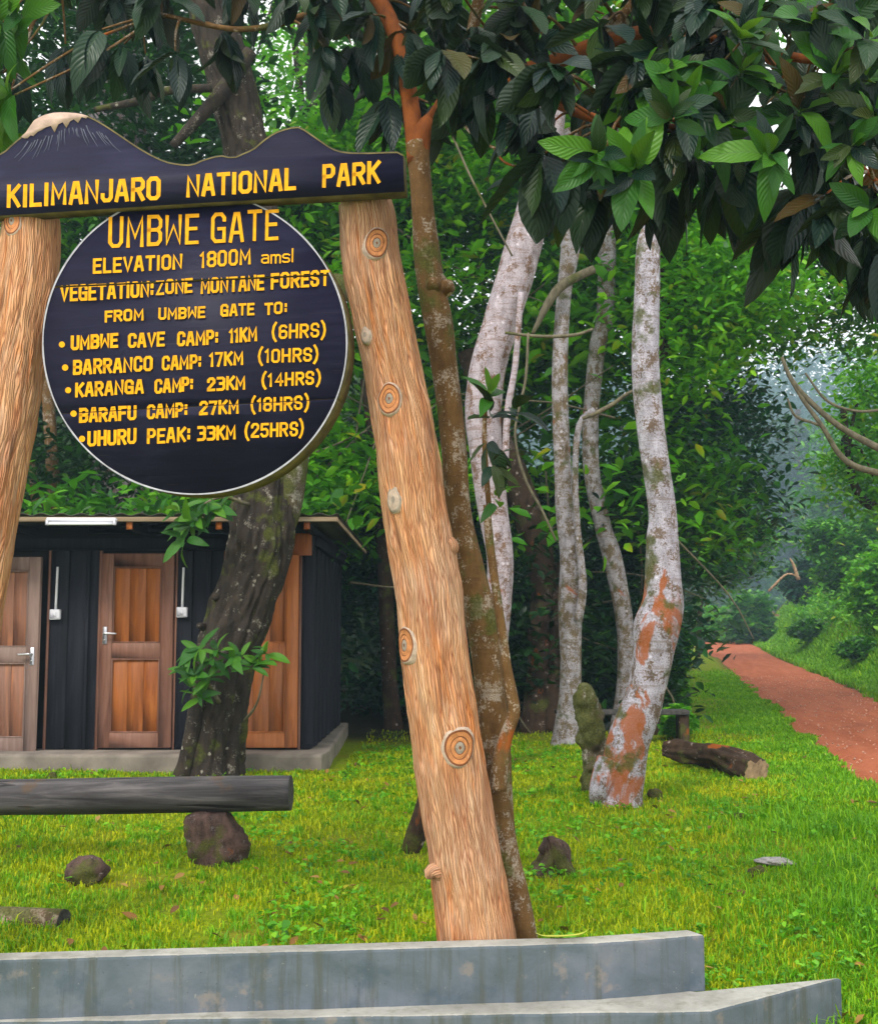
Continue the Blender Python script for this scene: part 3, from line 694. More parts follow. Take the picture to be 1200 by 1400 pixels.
# --- painted lettering
c = .2
G = {
'A': (.82, [[(0, 0), (.36, 1), (.64, 1), (1, 0)], [(.15, .3), (.85, .3)]]),
'B': (.8, [[(0, 0), (0, 1), (.75, 1), (1, .86), (1, .64), (.78, .52), (0, .52)], [(.78, .52), (1, .38), (1, .14), (.75, 0), (0, 0)]]),
'C': (.76, [[(1, .75), (1, .86), (.75, 1), (.25, 1), (0, .86), (0, .14), (.25, 0), (.75, 0), (1, .14), (1, .25)]]),
'E': (.7, [[(1, 1), (0, 1), (0, 0), (1, 0)], [(0, .52), (.85, .52)]]),
'F': (.7, [[(1, 1), (0, 1), (0, 0)], [(0, .52), (.85, .52)]]),
'G': (.8, [[(1, .78), (1, .86), (.75, 1), (.25, 1), (0, .86), (0, .14), (.25, 0), (1, 0), (1, .46), (.55, .46)]]),
'H': (.78, [[(0, 0), (0, 1)], [(1, 0), (1, 1)], [(0, .5), (1, .5)]]),
'I': (.12, [[(.5, 0), (.5, 1)]]),
'J': (.66, [[(1, 1), (1, .14), (.75, 0), (.25, 0), (0, .14), (0, .28)]]),
'K': (.78, [[(0, 0), (0, 1)], [(1, 1), (.08, .46)], [(.3, .6), (1, 0)]]),
'L': (.66, [[(0, 1), (0, 0), (1, 0)]]),
'M': (.95, [[(0, 0), (0, 1), (.5, .3), (1, 1), (1, 0)]]),
'N': (.82, [[(0, 0), (0, 1), (1, 0), (1, 1)]]),
'w': (.9, [[(0, 1), (0, 0), (.5, .66), (1, 0), (1, 1)]]),
'O': (.8, [[(.25, 0), (.75, 0), (1, .14), (1, .86), (.75, 1), (.25, 1), (0, .86), (0, .14), (.25, 0)]]),
'P': (.74, [[(0, 0), (0, 1), (.75, 1), (1, .86), (1, .6), (.75, .46), (0, .46)]]),
'R': (.78, [[(0, 0), (0, 1), (.75, 1), (1, .86), (1, .62), (.75, .48), (0, .48)], [(.5, .48), (1, 0)]]),
'S': (.74, [[(1, .78), (1, .86), (.75, 1), (.25, 1), (0, .86), (0, .64), (.2, .53), (.8, .47), (1, .36), (1, .14), (.75, 0), (.25, 0), (0, .14), (0, .24)]]),
'T': (.78, [[(0, 1), (1, 1)], [(.5, 1), (.5, 0)]]),
'U': (.78, [[(0, 1), (0, .14), (.25, 0), (.75, 0), (1, .14), (1, 1)]]),
'V': (.8, [[(0, 1), (.5, 0), (1, 1)]]),
'W': (.98, [[(0, 1), (.18, 0), (.5, .68), (.82, 0), (1, 1)]]),
'Z': (.74, [[(0, 1), (1, 1), (0, 0), (1, 0)]]),
'0': (.74, [[(.25, 0), (.75, 0), (1, .14), (1, .86), (.75, 1), (.25, 1), (0, .86), (0, .14), (.25, 0)]]),
'1': (.30, [[(0, .82), (.7, 1), (.7, 0)]]),
'2': (.74, [[(0, .76), (0, .86), (.25, 1), (.75, 1), (1, .86), (1, .66), (0, .1), (0, 0), (1, 0)]]),
'3': (.78, [[(0, 1), (.75, 1), (1, .88), (1, .62), (.8, .52), (.4, .52)], [(.8, .52), (1, .4), (1, .13), (.75, 0), (0, 0)]]),
'4': (.78, [[(.75, 0), (.75, 1), (0, .3), (1, .3)]]),
'5': (.74, [[(1, 1), (.05, 1), (0, .56), (.7, .6), (1, .46), (1, .14), (.75, 0), (.25, 0), (0, .16)]]),
'6': (.74, [[(.95, .88), (.75, 1), (.25, 1), (0, .84), (0, .14), (.25, 0), (.75, 0), (1, .14), (1, .44), (.75, .56), (0, .52)]]),
'7': (.72, [[(0, 1), (1, 1), (.4, 0)]]),
'8': (.76, [[(.25, .52), (0, .64), (0, .86), (.25, 1), (.75, 1), (1, .86), (1, .64), (.75, .52), (.25, .52)], [(.25, .52), (0, .38), (0, .14), (.25, 0), (.75, 0), (1, .14), (1, .38), (.75, .52)]]),
':': (.12, [[(.5, .16), (.5, .30)], [(.5, .66), (.5, .80)]]),
'(': (.34, [[(1, 1.22), (.35, .95), (0, .5), (.35, .05), (1, -.22)]]),
')': (.34, [[(0, 1.22), (.65, .95), (1, .5), (.65, .05), (0, -.22)]]),
'a': (.8, [[(.05, .95), (.3, 1), (.8, 1), (1, .85), (1, 0)], [(1, .12), (.7, 0), (.25, 0), (0, .14), (0, .42), (.25, .56), (1, .56)]]),
'm': (1.1, [[(0, 0), (0, 1)], [(0, .8), (.15, 1), (.4, 1), (.5, .85), (.5, 0)], [(.5, .8), (.65, 1), (.85, 1), (1, .85), (1, 0)]]),
's': (.8, [[(1, .9), (.8, 1), (.2, 1), (0, .85), (0, .66), (.2, .54), (.8, .48), (1, .34), (1, .14), (.8, 0), (.2, 0), (0, .1)]]),
'l': (.12, [[(.5, 0), (.5, 1.65)]]),
}
def seam_skip(off): return list(zip(seams, (1.2, .6)))
lcount = [0]
def word(mb, txt, x0, x1, b0, b1, h, w, off, gap=.24, skip=None):
    ws = [G[ch][0] for ch in txt]; tot = sum(ws) + gap * (len(txt) - 1); sc = (x1 - x0 - w) / tot; x = x0 + w / 2
    hh = h - w
    for ch, wd in zip(txt, ws):
        jx, jy = random.uniform(-.3, .3), random.uniform(-.4, .4); jh = random.uniform(.975, 1.02)
        for li in G[ch][1]:
            pts = []
            for (gx, gy) in li:
                X = x + gx * wd * sc + jx; base = b0 + (b1 - b0) * (X - x0) / (x1 - x0)
                pts.append((X + gy * hh * .02, base - w / 2 - gy * hh * jh + jy))
            dense = [pts[0]]
            for a, b in zip(pts[:-1], pts[1:]):
                n = 1
                for q in range(1, n + 1): dense.append((a[0] + (b[0] - a[0]) * q / n, a[1] + (b[1] - a[1]) * q / n))
            closed = dense[0] == dense[-1] and len(dense) > 3
            d = np.array(dense[:-1] if closed else dense)
            if not closed:      # square ends
                e0 = d[0] - d[1]; e1 = d[-1] - d[-2]; d[0] = d[0] + e0 / np.linalg.norm(e0) * w * .42; d[-1] = d[-1] + e1 / np.linalg.norm(e1) * w * .42
            ww = w * .85 * (1 + .08 * np.array([random.uniform(-1, 1) for _ in d]))
            l, r = ribbon(d, ww, 0, closed); lcount[0] += 1
            strip_mesh(mb, l, r, off + .0012 + (lcount[0] % 12) * .00012, closed, skip)
        x += (wd + gap) * sc
def dot(mb, x, y, r, off):
    A = A_ + SN * off; V = [A + SX * q[0] + SU * q[1] for q in [plane_uv(x, y, off)] + [plane_uv(x + r * math.cos(a), y + r * math.sin(a), off) for a in np.linspace(0, 2 * math.pi, 13)[:-1]]]
    mb.add(V, None, [[0, 1 + k, 1 + (k + 1) % 12] for k in range(12)])
def line(words, parent, off, skip=None, dots=()):
    mb = MB()
    for wd in words:
        mb = MB(); word(mb, *wd[:6], wd[6], off, wd[7] if len(wd) > 7 else .46, skip); link('lettering', mb.mesh('lettering', M['yellow']), parent)
    for d in dots:
        mb = MB(); dot(mb, d[0], d[1], d[2], off + .002); link('bullet_point', mb.mesh('bullet_point', M['yellow']), parent)
line([('KILIMANJARO', 9, 220, 285, 273.5, 33, 6.4), ('NATIONAL', 254, 405, 270.5, 260.5, 32, 6.3), ('PARK', 440, 520, 257.5, 251, 32.5, 6.2)], header, 0)
sk = seam_skip(DO); D = DO + .002
line([('UMBwE', 148, 272, 340, 334, 43, 5.8), ('GATE', 288, 381, 333.5, 328, 43, 5.6)], rb, D)
line([('ELEVATION', 126.5, 250, 375, 368, 22, 4.4), ('1800M', 273, 343, 367, 362, 23, 4.2), ('amsl', 357, 402, 361, 359, 13, 2.6, .34)], rb, D)
line([('VEGETATION:', 82, 211, 413.5, 406, 23, 4.6), ('ZONE', 213, 264, 404, 400, 21, 4.2), ('MONTANE', 274, 362, 402, 397, 22, 4.2), ('FOREST', 370, 450.5, 396, 391, 23, 4.4)], rb, D, sk)
line([('FROM', 143, 197, 441, 438, 17, 4), ('UMBwE', 216.5, 281, 438, 434.5, 17, 3.8), ('GATE', 301, 348.5, 433.5, 431, 17.5, 3.8), ('TO:', 361, 393, 431, 429, 17.5, 3.8)], rb, D)
line([('UMBwE', 96.5, 162, 479.5, 475.5, 21, 4.8), ('CAVE', 174.5, 226, 476.5, 474, 21, 4.5), ('CAMP:', 242, 299, 474, 471, 21, 4.4), ('11KM', 312.5, 352, 469.5, 467, 21, 4.4), ('(6HRS)', 371, 446, 464.5, 461, 20.5, 3.8)], rb, D, None, [(85, 471, 4.2)])
line([('BARRANCO', 99.5, 209, 513, 507.5, 21.5, 4.5), ('CAMP:', 221, 276, 507, 504, 20.5, 4.2), ('17KM', 285.5, 333, 502, 499.5, 20.5, 4.4), ('(10HRS)', 352, 436, 497, 494, 20, 3.8)], rb, D, None, [(89.5, 502.5, 4.4)])
line([('KARANGA', 102.5, 197, 543.5, 538.5, 21, 4.5), ('CAMP:', 211, 265, 538.5, 535, 20.5, 4.3), ('23KM', 283, 336, 535.5, 532.5, 20, 4.4), ('(14HRS)', 357, 439, 530, 526, 19.5, 3.8)], rb, D, None, [(93.5, 533.5, 4.2)])
line([('BARAFU', 108, 187, 579, 574.5, 21, 4.8), ('CAMP:', 200.5, 257, 573.5, 570, 20.5, 4.3), ('27KM', 272, 327, 568.5, 565.5, 20.5, 4.5), ('(18HRS)', 342, 423, 564, 560, 20, 3.8)], rb, D, sk, [(101, 565.5, 4.4)])
line([('UHURU', 119.5, 187, 611, 607, 22, 4.8), ('PEAK:', 201, 261, 607.5, 604, 21.5, 4.4), ('33KM', 269.5, 323, 604, 601, 21, 4.6), ('(25HRS)', 334, 416, 599.5, 596, 20.5, 3.9)], rb, D, None, [(112.5, 600, 4.4)])

# --- the posts
def post_disp(seed, knots):
    def f(th, s, R):
        x = th / (2 * np.pi) * 30
        wx = x + 1.2 * fbm(np.cos(th) * 1.5, np.sin(th) * 1.5, s * 2.2, seed + 3)
        a = vnoise(wx, s * 4.2, 0, seed); b = vnoise(wx * 2.1, s * 8, 4, seed + 1)
        v = (1 - np.abs(a)) * .0085 - .005 + b * .0035
        return v + .004 * fbm(np.cos(th) * 1.2, np.sin(th) * 1.2, s * 2.5, seed + 9) * 2
    return f
def knot(parent, cen, nrm, R_, rx, ry, tilt=0., white=False, small=False):
    nrm = np.array(nrm, float); nrm /= np.linalg.norm(nrm); u = np.cross([0, 0, 1.], nrm); u /= np.linalg.norm(u); w = np.cross(nrm, u)
    ct, st = math.cos(tilt), math.sin(tilt); u, w = u * ct + w * st, w * ct - u * st
    prof = [(1.32, -.022, 0), (1.14, .006, 0), (1.02, .016, 0), (.90, .014, 3), (.84, .010, 1), (.66, .013, 1), (.60, .008, 3), (.53, .012, 1), (.38, .013, 1), (.33, .009, 3), (.27, .013, 2), (.10, .012, 2)]
    if small: prof = [(1.3, -.02, 0), (1.1, .014, 0), (.85, .022, 2), (.6, .021, 0), (.32, .024, 0), (.15, .024, 2)]
    seg = 28; V = []; Q = []; T = []; mi = []
    for k, (r, h, m) in enumerate(prof):
        for a in range(seg):
            t = 2 * math.pi * a / seg; wob = 1 + .07 * vnoise(math.cos(t) * 1.6 + cen[2] * 9, math.sin(t) * 1.6, k * .12, 5)
            V.append(cen + u * rx * r * wob * math.cos(t) + w * ry * r * wob * math.sin(t) + nrm * (h * (.6 if h > 0 else 1) - (1 - math.sqrt(max(0, 1 - (min(1, rx * r * abs(math.cos(t)) / R_)) ** 2))) * R_))
    for k in range(len(prof) - 1):
        for a in range(seg):
            b = (a + 1) % seg; Q.append([k * seg + a, k * seg + b, (k + 1) * seg + b, (k + 1) * seg + a]); mi.append(prof[k + 1][2])
    V.append(cen + nrm * (.014 if small else .007)); c = len(V) - 1; k = len(prof) - 1
    for a in range(seg): T.append([k * seg + a, k * seg + (a + 1) % seg, c]); mi.append(3 if not small else 2)
    me = mesh('knot', V, Q, T, smooth=True, mats=[M['knotw'], M['knoto'], M['knotd'], M['knotl']], midx=mi)
    return link('knot', me, parent)

post_rows = [(493, 262, 62), (497, 271, 70), (503, 300, 76), (506, 350, 79), (519, 420, 80), (536, 500, 80), (554, 600, 85), (567, 700, 88), (585, 800, 90), (595, 900, 91), (609, 1000, 93), (624, 1100, 94), (640, 1200, 98), (649, 1260, 102), (653, 1300, 105), (655, 1325, 106)]
YP = [4.91 + .19 * k / 15 for k in range(16)]
def post(rows, Y, seed, knots, bumps):
    pts, rad = px_tube(rows, Y)
    base = pts[-1].copy()
    me = tube_mesh('post', M['faux'], pts, rad, seg=110, rings=int(np.sum(np.linalg.norm(np.diff(pts, axis=0), axis=1)) / .009), disp=post_disp(seed, knots))
    o = link('post', me, sign)
    for (u, v, rx, ry, tilt, kind) in knots:
        # where the ray meets the post
        j = np.argmin([abs(r[1] - v) for r in rows]); cu = np.interp(v, [r[1] for r in rows], [r[0] for r in rows]); cw = np.interp(v, [r[1] for r in rows], [r[2] for r in rows]) / 2
        yv = Y if not hasattr(Y, '__len__') else float(np.interp(v, [r[1] for r in rows], Y))
        s = max(-.93, min(.93, (u - cu) / cw)); R = cw / F * yv
        axis = P(cu, v, yv); n = np.array([s, -math.sqrt(1 - s * s), 0.0]); n /= np.linalg.norm(n)
        c = axis + n * R * 1.0
        comp = max(.45, abs(n[1]))
        knot(o, c, n, R, rx / F * yv / comp / 1.22, ry / F * yv / 1.22, tilt, small=(kind == 's'))
    Y = Y if not hasattr(Y, '__len__') else float(np.mean(Y))
    for (u, v, w, h) in bumps:          # broken-off side stubs
        cu = np.interp(v, [r[1] for r in rows], [r[0] for r in rows]); sgn = 1 if u > cu else -1
        p0 = P(cu + (u - cu) * .35, v - h * .5, Y); p1 = P(u - sgn * w * .3, v - h*.1, Y - .03); p2 = P(u, v + h * .28, Y - .04)
        link('branch_stub', tube_mesh('branch_stub', M['faux'], [p0, p1, p2], [h * .62 / F * Y, h * .50 / F * Y, h * .12 / F * Y], seg=20, rings=14, disp=post_disp(seed + 5, [])), o)
    return o
post(post_rows, YP, 3, [(517, 345, 18, 25, -.2, 'k'), (534, 553, 17.5, 25, 0, 'k'), (541, 688, 11, 20, .1, 's'), (555, 882, 12, 28, .1, 'k'), (627, 1018, 23, 29, -.1, 'k'), (503, 466, 8, 14, .2, 's')],
     [(617, 752, 16, 30), (588, 1196, 10, 22)])
left_rows = [(44, 284, 60), (43, 292, 74), (42, 320, 80), (34, 400, 83), (24, 460, 84), (8, 560, 85), (-20, 700, 88), (-44, 840, 90), (-66, 960, 91), (-95, 1100, 95), (-122, 1240, 99), (-132, 1300, 101), (-136, 1325, 104)]
post(left_rows, [5.08 + .08 * k / (len(left_rows) - 1) for k in range(len(left_rows))], 31, [(30, 315, 15, 23, .1, 'k'), (-8, 640, 14, 22, 0, 'k')], [])
# bolts
for (u, v) in [(556, 228)]:
    pass

# ------------------------------------------------------------------ the shed
FY, SZ = 11.6, .165
fx = lambda u, Y=FY: (u - 600) / F * Y / (CP - (700 - 890) / F * SP) * 1.0
XR = P(425, 890, FY)[0]; BY = 15.0; WTOP = 2.16
shed = empty('timber_shed', (XR - 2.5, FY, SZ), 'black boarded shed with three orange brown panelled doors and flat roof', 'shed')
mb = MB(); XLs = -8.5
# slab with an uneven front
sl_poly = jag((XLs - .3, 11.18), (XR + .16, 11.18), 30, .012) + [(XR + .16, 11.18), (XR + .20, 11.5), (XR + .10, BY + .2), (XLs - .3, BY + .2)]
link('floor_slab', slab_mesh('floor_slab', sl_poly, -.25, SZ, M['slab'], .03), shed)
DW = [(-37 + q * 171, 63 + q * 171) for q in (-1, 0)] 
doors = [(-205, -105), (-37, 63), (137, 237), (308, 408)]
DTOP = P(187, 757, FY)[2]; DBOT = P(187, 1022, FY)[2]
def board(x0, x1, z0, z1, y=FY, th=.025, mat='wallboard', name='board'):
    mb = MB(); mb.box(((x0 + x1) / 2, y + th / 2, (z0 + z1) / 2), (x1 - x0, th, z1 - z0), bev=.004)
    return link(name, mb.mesh(name, M[mat]), shed)
segs = [(-400, -330), (-330, -267), (-267, -205), (-105, -70), (-70, -37), (66, 92), (92, 118.5), (118.5, 134), (240, 262), (262, 285), (285, 305), (411, 425.5)]
for a, b in segs:
    board(fx(a) + .004, fx(b) - .004, SZ + .005, DTOP + .03, FY + random.uniform(-.006, .006))
# vertical cover battens
for u in (118.5, 285): 
    board(fx(u) - .018, fx(u) + .018, SZ + .005, DTOP + .02, FY - .03, .02, 'wallboard', 'batten')
# corner post, lintel, top plate
mb = MB(); mb.box((XR - .03, FY + .045, (SZ + 2.3) / 2 + .05), (.09, .09, 2.3 - SZ), bev=.006); link('corner_post', mb.mesh('corner_post', M['wallboard']), shed)
board(fx(-420), XR + .02, DTOP + .035, DTOP + .155, FY - .012, .05, 'wallboard', 'lintel')
board(fx(118), XR + .02, DTOP + .20, DTOP + .28, FY - .05, .06, 'wallboard', 'beam')
board(fx(396), fx(425), DTOP - .02, DTOP + .20, FY - .035, .02, 'doororange', 'cover_board')
# right hand side wall: vertical boards with battens, seen at a grazing angle
ny_ = 15; 
for q in range(ny_):
    y0 = FY + .09 + (BY - FY - .09) * q / ny_; y1 = FY + .09 + (BY - FY - .09) * (q + 1) / ny_
    mb = MB(); mb.box((XR + random.uniform(-.004, .004) + (.016 if q % 2 else 0), (y0 + y1) / 2, (SZ + WTOP) / 2), (.025, y1 - y0 - .012, WTOP - SZ - .01), bev=.004)
    link('board', mb.mesh('board', M['wallboard']), shed)
mb = MB(); mb.box((XR + .03, (FY + BY) / 2, WTOP + .05), (.06, BY - FY - .05, .10), bev=.006); link('beam', mb.mesh('beam', M['wallboard']), shed)
mb = MB(); mb.box((XR / 2 + XLs / 2, BY, 1.2), (XR - XLs, .03, 2.3)); mb.box((XLs, FY / 2 + BY / 2, 1.2), (.03, BY - FY, 2.3))
mb.box((XR / 2 + XLs / 2 - .05, FY + .13, 1.2), (XR - XLs - .15, .02, 2.3))
link('rear_wall', mb.mesh('rear_wall', M['interior']), shed)
# roof
RX1 = P(462, 706, 10.95)[0]; ZE = P(200, 706, 10.95)[2]
mb = MB(); n = 260; xs_ = np.linspace(XLs - .5, RX1, n); zc = .012 * np.sin(np.arange(n) / 1.5 * math.pi / 2 * 1.0)
for q, (yA, yB) in enumerate([(10.93, 15.5)]):
    V = [(x, y, ZE + .02 + z + dz) for dz in (0, -.006) for y in (yA, yB) for x, z in zip(xs_, zc)]
    Q = []
    for k in range(n - 1): Q.append([k, k + 1, n + k + 1, n + k]); Q.append([2 * n + k, 3 * n + k, 3 * n + k + 1, 2 * n + k + 1]); Q.append([k, 2 * n + k, 2 * n + k + 1, k + 1])
    mb.add(V, Q)
roof = link('roof', mb.mesh('roof', M['roofing'], True), shed)
edge_ = MB(); edge_.box(((XLs + RX1) / 2 - .2, 10.95, ZE - .028), (RX1 - XLs + .4, .03, .045), bev=.004); link('eave_board', edge_.mesh('eave_board', M['roofedge']), roof)
edge_ = MB(); edge_.box((RX1 - .02, 13.2, ZE - .028), (.03, 4.4, .045), bev=.004); link('eave_board', edge_.mesh('eave_board', M['roofedge']), roof)
for u in (-330, -160, 10, 178, 300, 420):
    x = P(u, 715, 11.0)[0]; mb = MB(); mb.box((x, 13.2, ZE - .085), (.06, 4.36, .075), bev=.005)
    link('rafter', mb.mesh('rafter', M['wallboard']), roof); mb = MB(); mb.box((x, 10.985, ZE - .085), (.056, .03, .07), bev=.004); link('rafter_end', mb.mesh('rafter_end', M['doororange']), roof)  # eave shade put into the rafters' black colour; only their ends stay orange
# doors
def door(u0, u1, side, matf, matp, ajar=0.0, drop=0.0):
    x0, x1 = fx(u0), fx(u1); w = x1 - x0; h = DTOP - DBOT; y = FY - .012
    d = bpy.data.objects.new('door', None); COL.objects.link(d); d.parent = shed
    d.location = Vector((x0, y, DBOT - drop)) - shed.location
    def part(name, mb, mat):
        me = mb.mesh(name, mat); o = bpy.data.objects.new(name, me); COL.objects.link(o); o.parent = d; return o
    st = .17 * w; th = .045
    for (a, b) in ((0, st), (w - st, w)):
        m = MB(); m.box(((a + b) / 2, 0, h / 2), (b - a - .002, th, h), bev=.004); part('stile', m, M[matf])
    rz = [(0, .075), (.455, .535), (.93, 1)]
    for (a, b) in rz:
        m = MB(); m.box((w / 2, .0015, h * (a + b) / 2), (w - 2 * st, th - .004, h * (b - a)), bev=.003); part('rail', m, M[matf])
    for (a, b) in ((.075, .455), (.535, .93)):
        for q in range(3):
            a0 = st + (w - 2 * st) * q / 3; a1 = st + (w - 2 * st) * (q + 1) / 3
            m = MB(); m.box(((a0 + a1) / 2, .012, h * (a + b) / 2), (a1 - a0 - .0015, .016, h * (b - a)), bev=.0025); part('panel_board', m, M[matp])
        m = MB()                                                        # thin moulding round the panel
        za, zb = h * a, h * b
        for bx, sz in (((w / 2, -.012, za + .008), (w - 2 * st, .014, .014)), ((w / 2, -.012, zb - .008), (w - 2 * st, .014, .014)), ((st + .008, -.0125, (za + zb) / 2), (.014, .014, zb - za)), ((w - st - .008, -.0125, (za + zb) / 2), (.014, .014, zb - za))):
            m.box(bx, sz, bev=.004)
        part('moulding', m, M[matf])
    hx = st * .45 if side < 0 else w - st * .45; hz = h * .585 if side < 0 else h * .50
    m = MB(); m.box((hx, -.028, hz - .02), (.042, .010, .17), bev=.004)
    m.tube([(hx, -.03, hz), (hx, -.075, hz)], [.012, .011], 10); m.tube([(hx, -.075, hz), (hx - side * .03, -.080, hz), (hx - side * .125, -.072, hz - .004)], [.012, .011, .009], 10)
    m.tube([(hx, -.03, hz - .065), (hx, -.038, hz - .065)], [.010, .010], 10)
    part('handle', m, M['steel'])
    d.rotation_euler = (0, 0, -ajar)
    return d
door(-205, -105, -1, 'doorframe', 'doorpanel_old')
door(-40, 60, 1, 'doorgrey', 'doorpanel_old', .14, .04)['label'] = 'greyed door standing slightly ajar'
door(137, 237, -1, 'doorframe', 'doorpanel')
door(308, 408, -1, 'doororange', 'doorpanel')
# frames: thin dark lines beside doors
for u in (134.5, 239.5, 305.5, 410, 64.5):
    board(fx(u) - .012, fx(u) + .012, SZ, DTOP + .03, FY - .004, .05, 'doorframe', 'door_jamb')

lamp = empty('tube_light', P(112, 714, 10.98), 'unlit white fluorescent tube fixture under the eave of the shed', 'light fixture')
xa, xb = P(65, 713, 10.9)[0], P(160, 713, 10.9)[0]; zt = P(112, 713, 10.9)[2]; yl = 10.89
mb = MB(); mb.box(((xa + xb) / 2, yl, zt + .012), (xb - xa, .05, .045), bev=.006)
mb.box((xa + .012, yl - .02, zt - .012), (.024, .05, .05), bev=.005); mb.box((xb - .012, yl - .02, zt - .012), (.024, .05, .05), bev=.005)
link('housing', mb.mesh('housing', M['white']), lamp)
mb = MB(); mb.tube([(xa + .025, yl - .022, zt - .024), (xb - .025, yl - .022, zt - .024)], .013, 10)
link('lamp_tube', mb.mesh('lamp_tube', M['tubeglass'], True), lamp)
for u0, v0, v1, uu, lab in ((78, 775, 835, 75, 'white switch box on black boards next to the greyed ajar door'), (250, 776, 832, 248.5, 'white switch box on black boards beside the dark bark tree')):
    p = P(uu, v1 + 5, FY - .05); t = empty('switch_box', p, lab, 'light switch', 'white switch boxes on the shed wall')
    mb = MB(); mb.box((p[0], FY - .03, p[2]), (.105, .05, .10), bev=.008); link('box', mb.mesh('box', M['white']), t)
    mb = MB(); mb.box((p[0], FY - .058, p[2]), (.03, .012, .045), bev=.003); link('rocker', mb.mesh('rocker', M['white']), t)
    a = P(u0, v0, FY - .02); mb = MB(); mb.tube([(a[0] + .01, FY - .02, a[2]), (p[0], FY - .02, p[2] + .05)], .013, 8); link('conduit', mb.mesh('conduit', M['white'], True), t)

# ------------------------------------------------------------------ logs and stones
def log_mesh(name, mat, pts, rad, seg=28, rings=60, lump=.04, seed=1, endmat=None, crack=True):
    def dp(th, s, R): 
        c = np.zeros_like(R)
        if crack:
            for a0, k in ((1.2, .9), (4.0, 1.3), (5.2, .7)):
                a = a0 + .25 * np.sin(s * k + a0); d = np.abs((th - a + np.pi) % (2 * np.pi) - np.pi); c = c - .008 * np.exp(-(d / .07) ** 2) * (vnoise(s * 1.6, a0, 0, seed) > -.2)
        if not crack: c = c + R * (.34 * fbm(np.cos(th) * 2, np.sin(th) * 2, s * 3.2, seed + 7) - .12 * np.exp(-(vnoise(np.cos(th) * 3, np.sin(th) * 3, s * 2, seed + 8) / .12) ** 2))
        return c + .0025 * vnoise(th * 5, s * 3, 0, seed + 3)
    V, Q, T, uv = tube(pts, rad, seg, rings, lump=lump, seed=seed, lfreq=1.6, disp=dp)
    # rounded ends
    me = mesh(name, V, Q, T, uv=uv, smooth=True, mats=[mat] + ([endmat] if endmat else []))
    if endmat:
        n = len(Q); mi = np.zeros(n + len(T), np.int32); mi[n:] = 1; me.polygons.foreach_set('material_index', mi)
    sm = np.ones(len(me.polygons), bool); sm[len(Q):] = False; me.polygons.foreach_set('use_smooth', sm)
    return me
def stone_mesh(name, mat, c, size, seed, flat=.0, sub=44, amp=.36, sharp=2.2):
    th = np.linspace(0, 2 * np.pi, sub, endpoint=False); ph = np.linspace(-.5 * np.pi, .5 * np.pi, sub // 2)
    T_, P_ = np.meshgrid(th, ph); d = np.stack([np.cos(P_) * np.cos(T_), np.cos(P_) * np.sin(T_), np.sin(P_)], -1)
    r = 1 + amp * fbm(d[..., 0] * 1.4 + seed, d[..., 1] * 1.4, d[..., 2] * 1.4, seed, 4)
    jr = .10 * fbm(d[..., 0] * 5 + seed, d[..., 1] * 5, d[..., 2] * 5, seed + 4, 3)
    pl = np.random.default_rng(seed).normal(size=(16, 3)); pl /= np.linalg.norm(pl, axis=1)[:, None]
    for p in pl:                                    # facets
        dd = np.tensordot(d, p, 1); lim = .66; r = np.where(dd * r > lim, lim / np.maximum(dd, .05), r)
    r = r + jr
    V = d * r[..., None] * np.array(size) / 2 + np.asarray(c)
    k = sub; m = sub // 2; i = np.arange(m - 1)[:, None]; j = np.arange(k)[None]
    Q = np.stack([i * k + j, i * k + (j + 1) % k, (i + 1) * k + (j + 1) % k, (i + 1) * k + j], -1).reshape(-1, 4)
    return mesh(name, V.reshape(-1, 3), Q, smooth=True, mats=[mat])

M['cutwood'] = flat_mat('pale_cut_wood', (.42, .27, .17, 1), .8, .25, 18, .4)
M['greycut'] = flat_mat('grey_cut_wood', (.055, .05, .048, 1), .85, .3, 30, .6)
# long log used as a bench, resting on a stone
g = PT(300, 1180); YB = g[1]
a, b = P(398, 1084, YB), P(0, 1090, YB + .05)
b2 = a + (b - a) * 1.9
r_ = 24 / F * YB
me = log_mesh('log', M['log'], [a, a + (b - a) * .35, b, b2], [r_ * .98, r_, r_ * 1.0, r_ * 1.05], 36, 110, .02, 4, M['greycut'])
link('log_seat', me, label='long smooth weathered grey log laid across a brown stone as a bench', cat='log', loc=a)
sx = P(298, 1142, YB); w = 96 / F * YB
link('stone', stone_mesh('stone', M['stone'], (sx[0], YB + .02, (g[2] + sx[2]) / 2 + .012), (w * 1.25, .42, 1.42 * (1180 - 1106) / F * YB), 12), label='angular brown stone propping up the end of the grey log bench', cat='stone', loc=g)
def stone(u, v, w, h, mat, seed, label, depth=.9, cat='stone', lift=.40, name='stone'):
    g = PT(u, v); Y = g[1]; W, H = w / F * Y, h / F * Y
    return link(name, stone_mesh(name, mat, (g[0], Y + W * depth / 2, g[2] + H * lift), (W * 1.15, W * depth, H * 1.5), seed), label=label, cat=cat, loc=g)
stone(106, 1217, 62, 34, M['stone'], 5, 'low pinkish brown stone in the grass below the log bench')
link('stone', stone_mesh('stone', M['palestone'], PT(1060, 1196) + np.array([.02, .12, .055]), (.27, .26, .055), 8, amp=.12), label='flat pale grey stone on the grass beside the road verge', cat='stone', loc=PT(1060, 1196))
stone(1038, 1202, 22, 16, M['stone'], 9, 'tiny dark stone wedged under the flat pale grey stone')
stone(897, 1094, 26, 15, M['stone'], 3, 'small mossy lump of stone near the foot of the rusty lichen tree')
stone(1012, 1122, 18, 10, M['stone'], 33, 'small reddish stone in the grass in front of the fallen trunk')
stone(70, 1068, 14, 13, M['stone'], 44, 'small reddish stone in front of the shed floor slab')
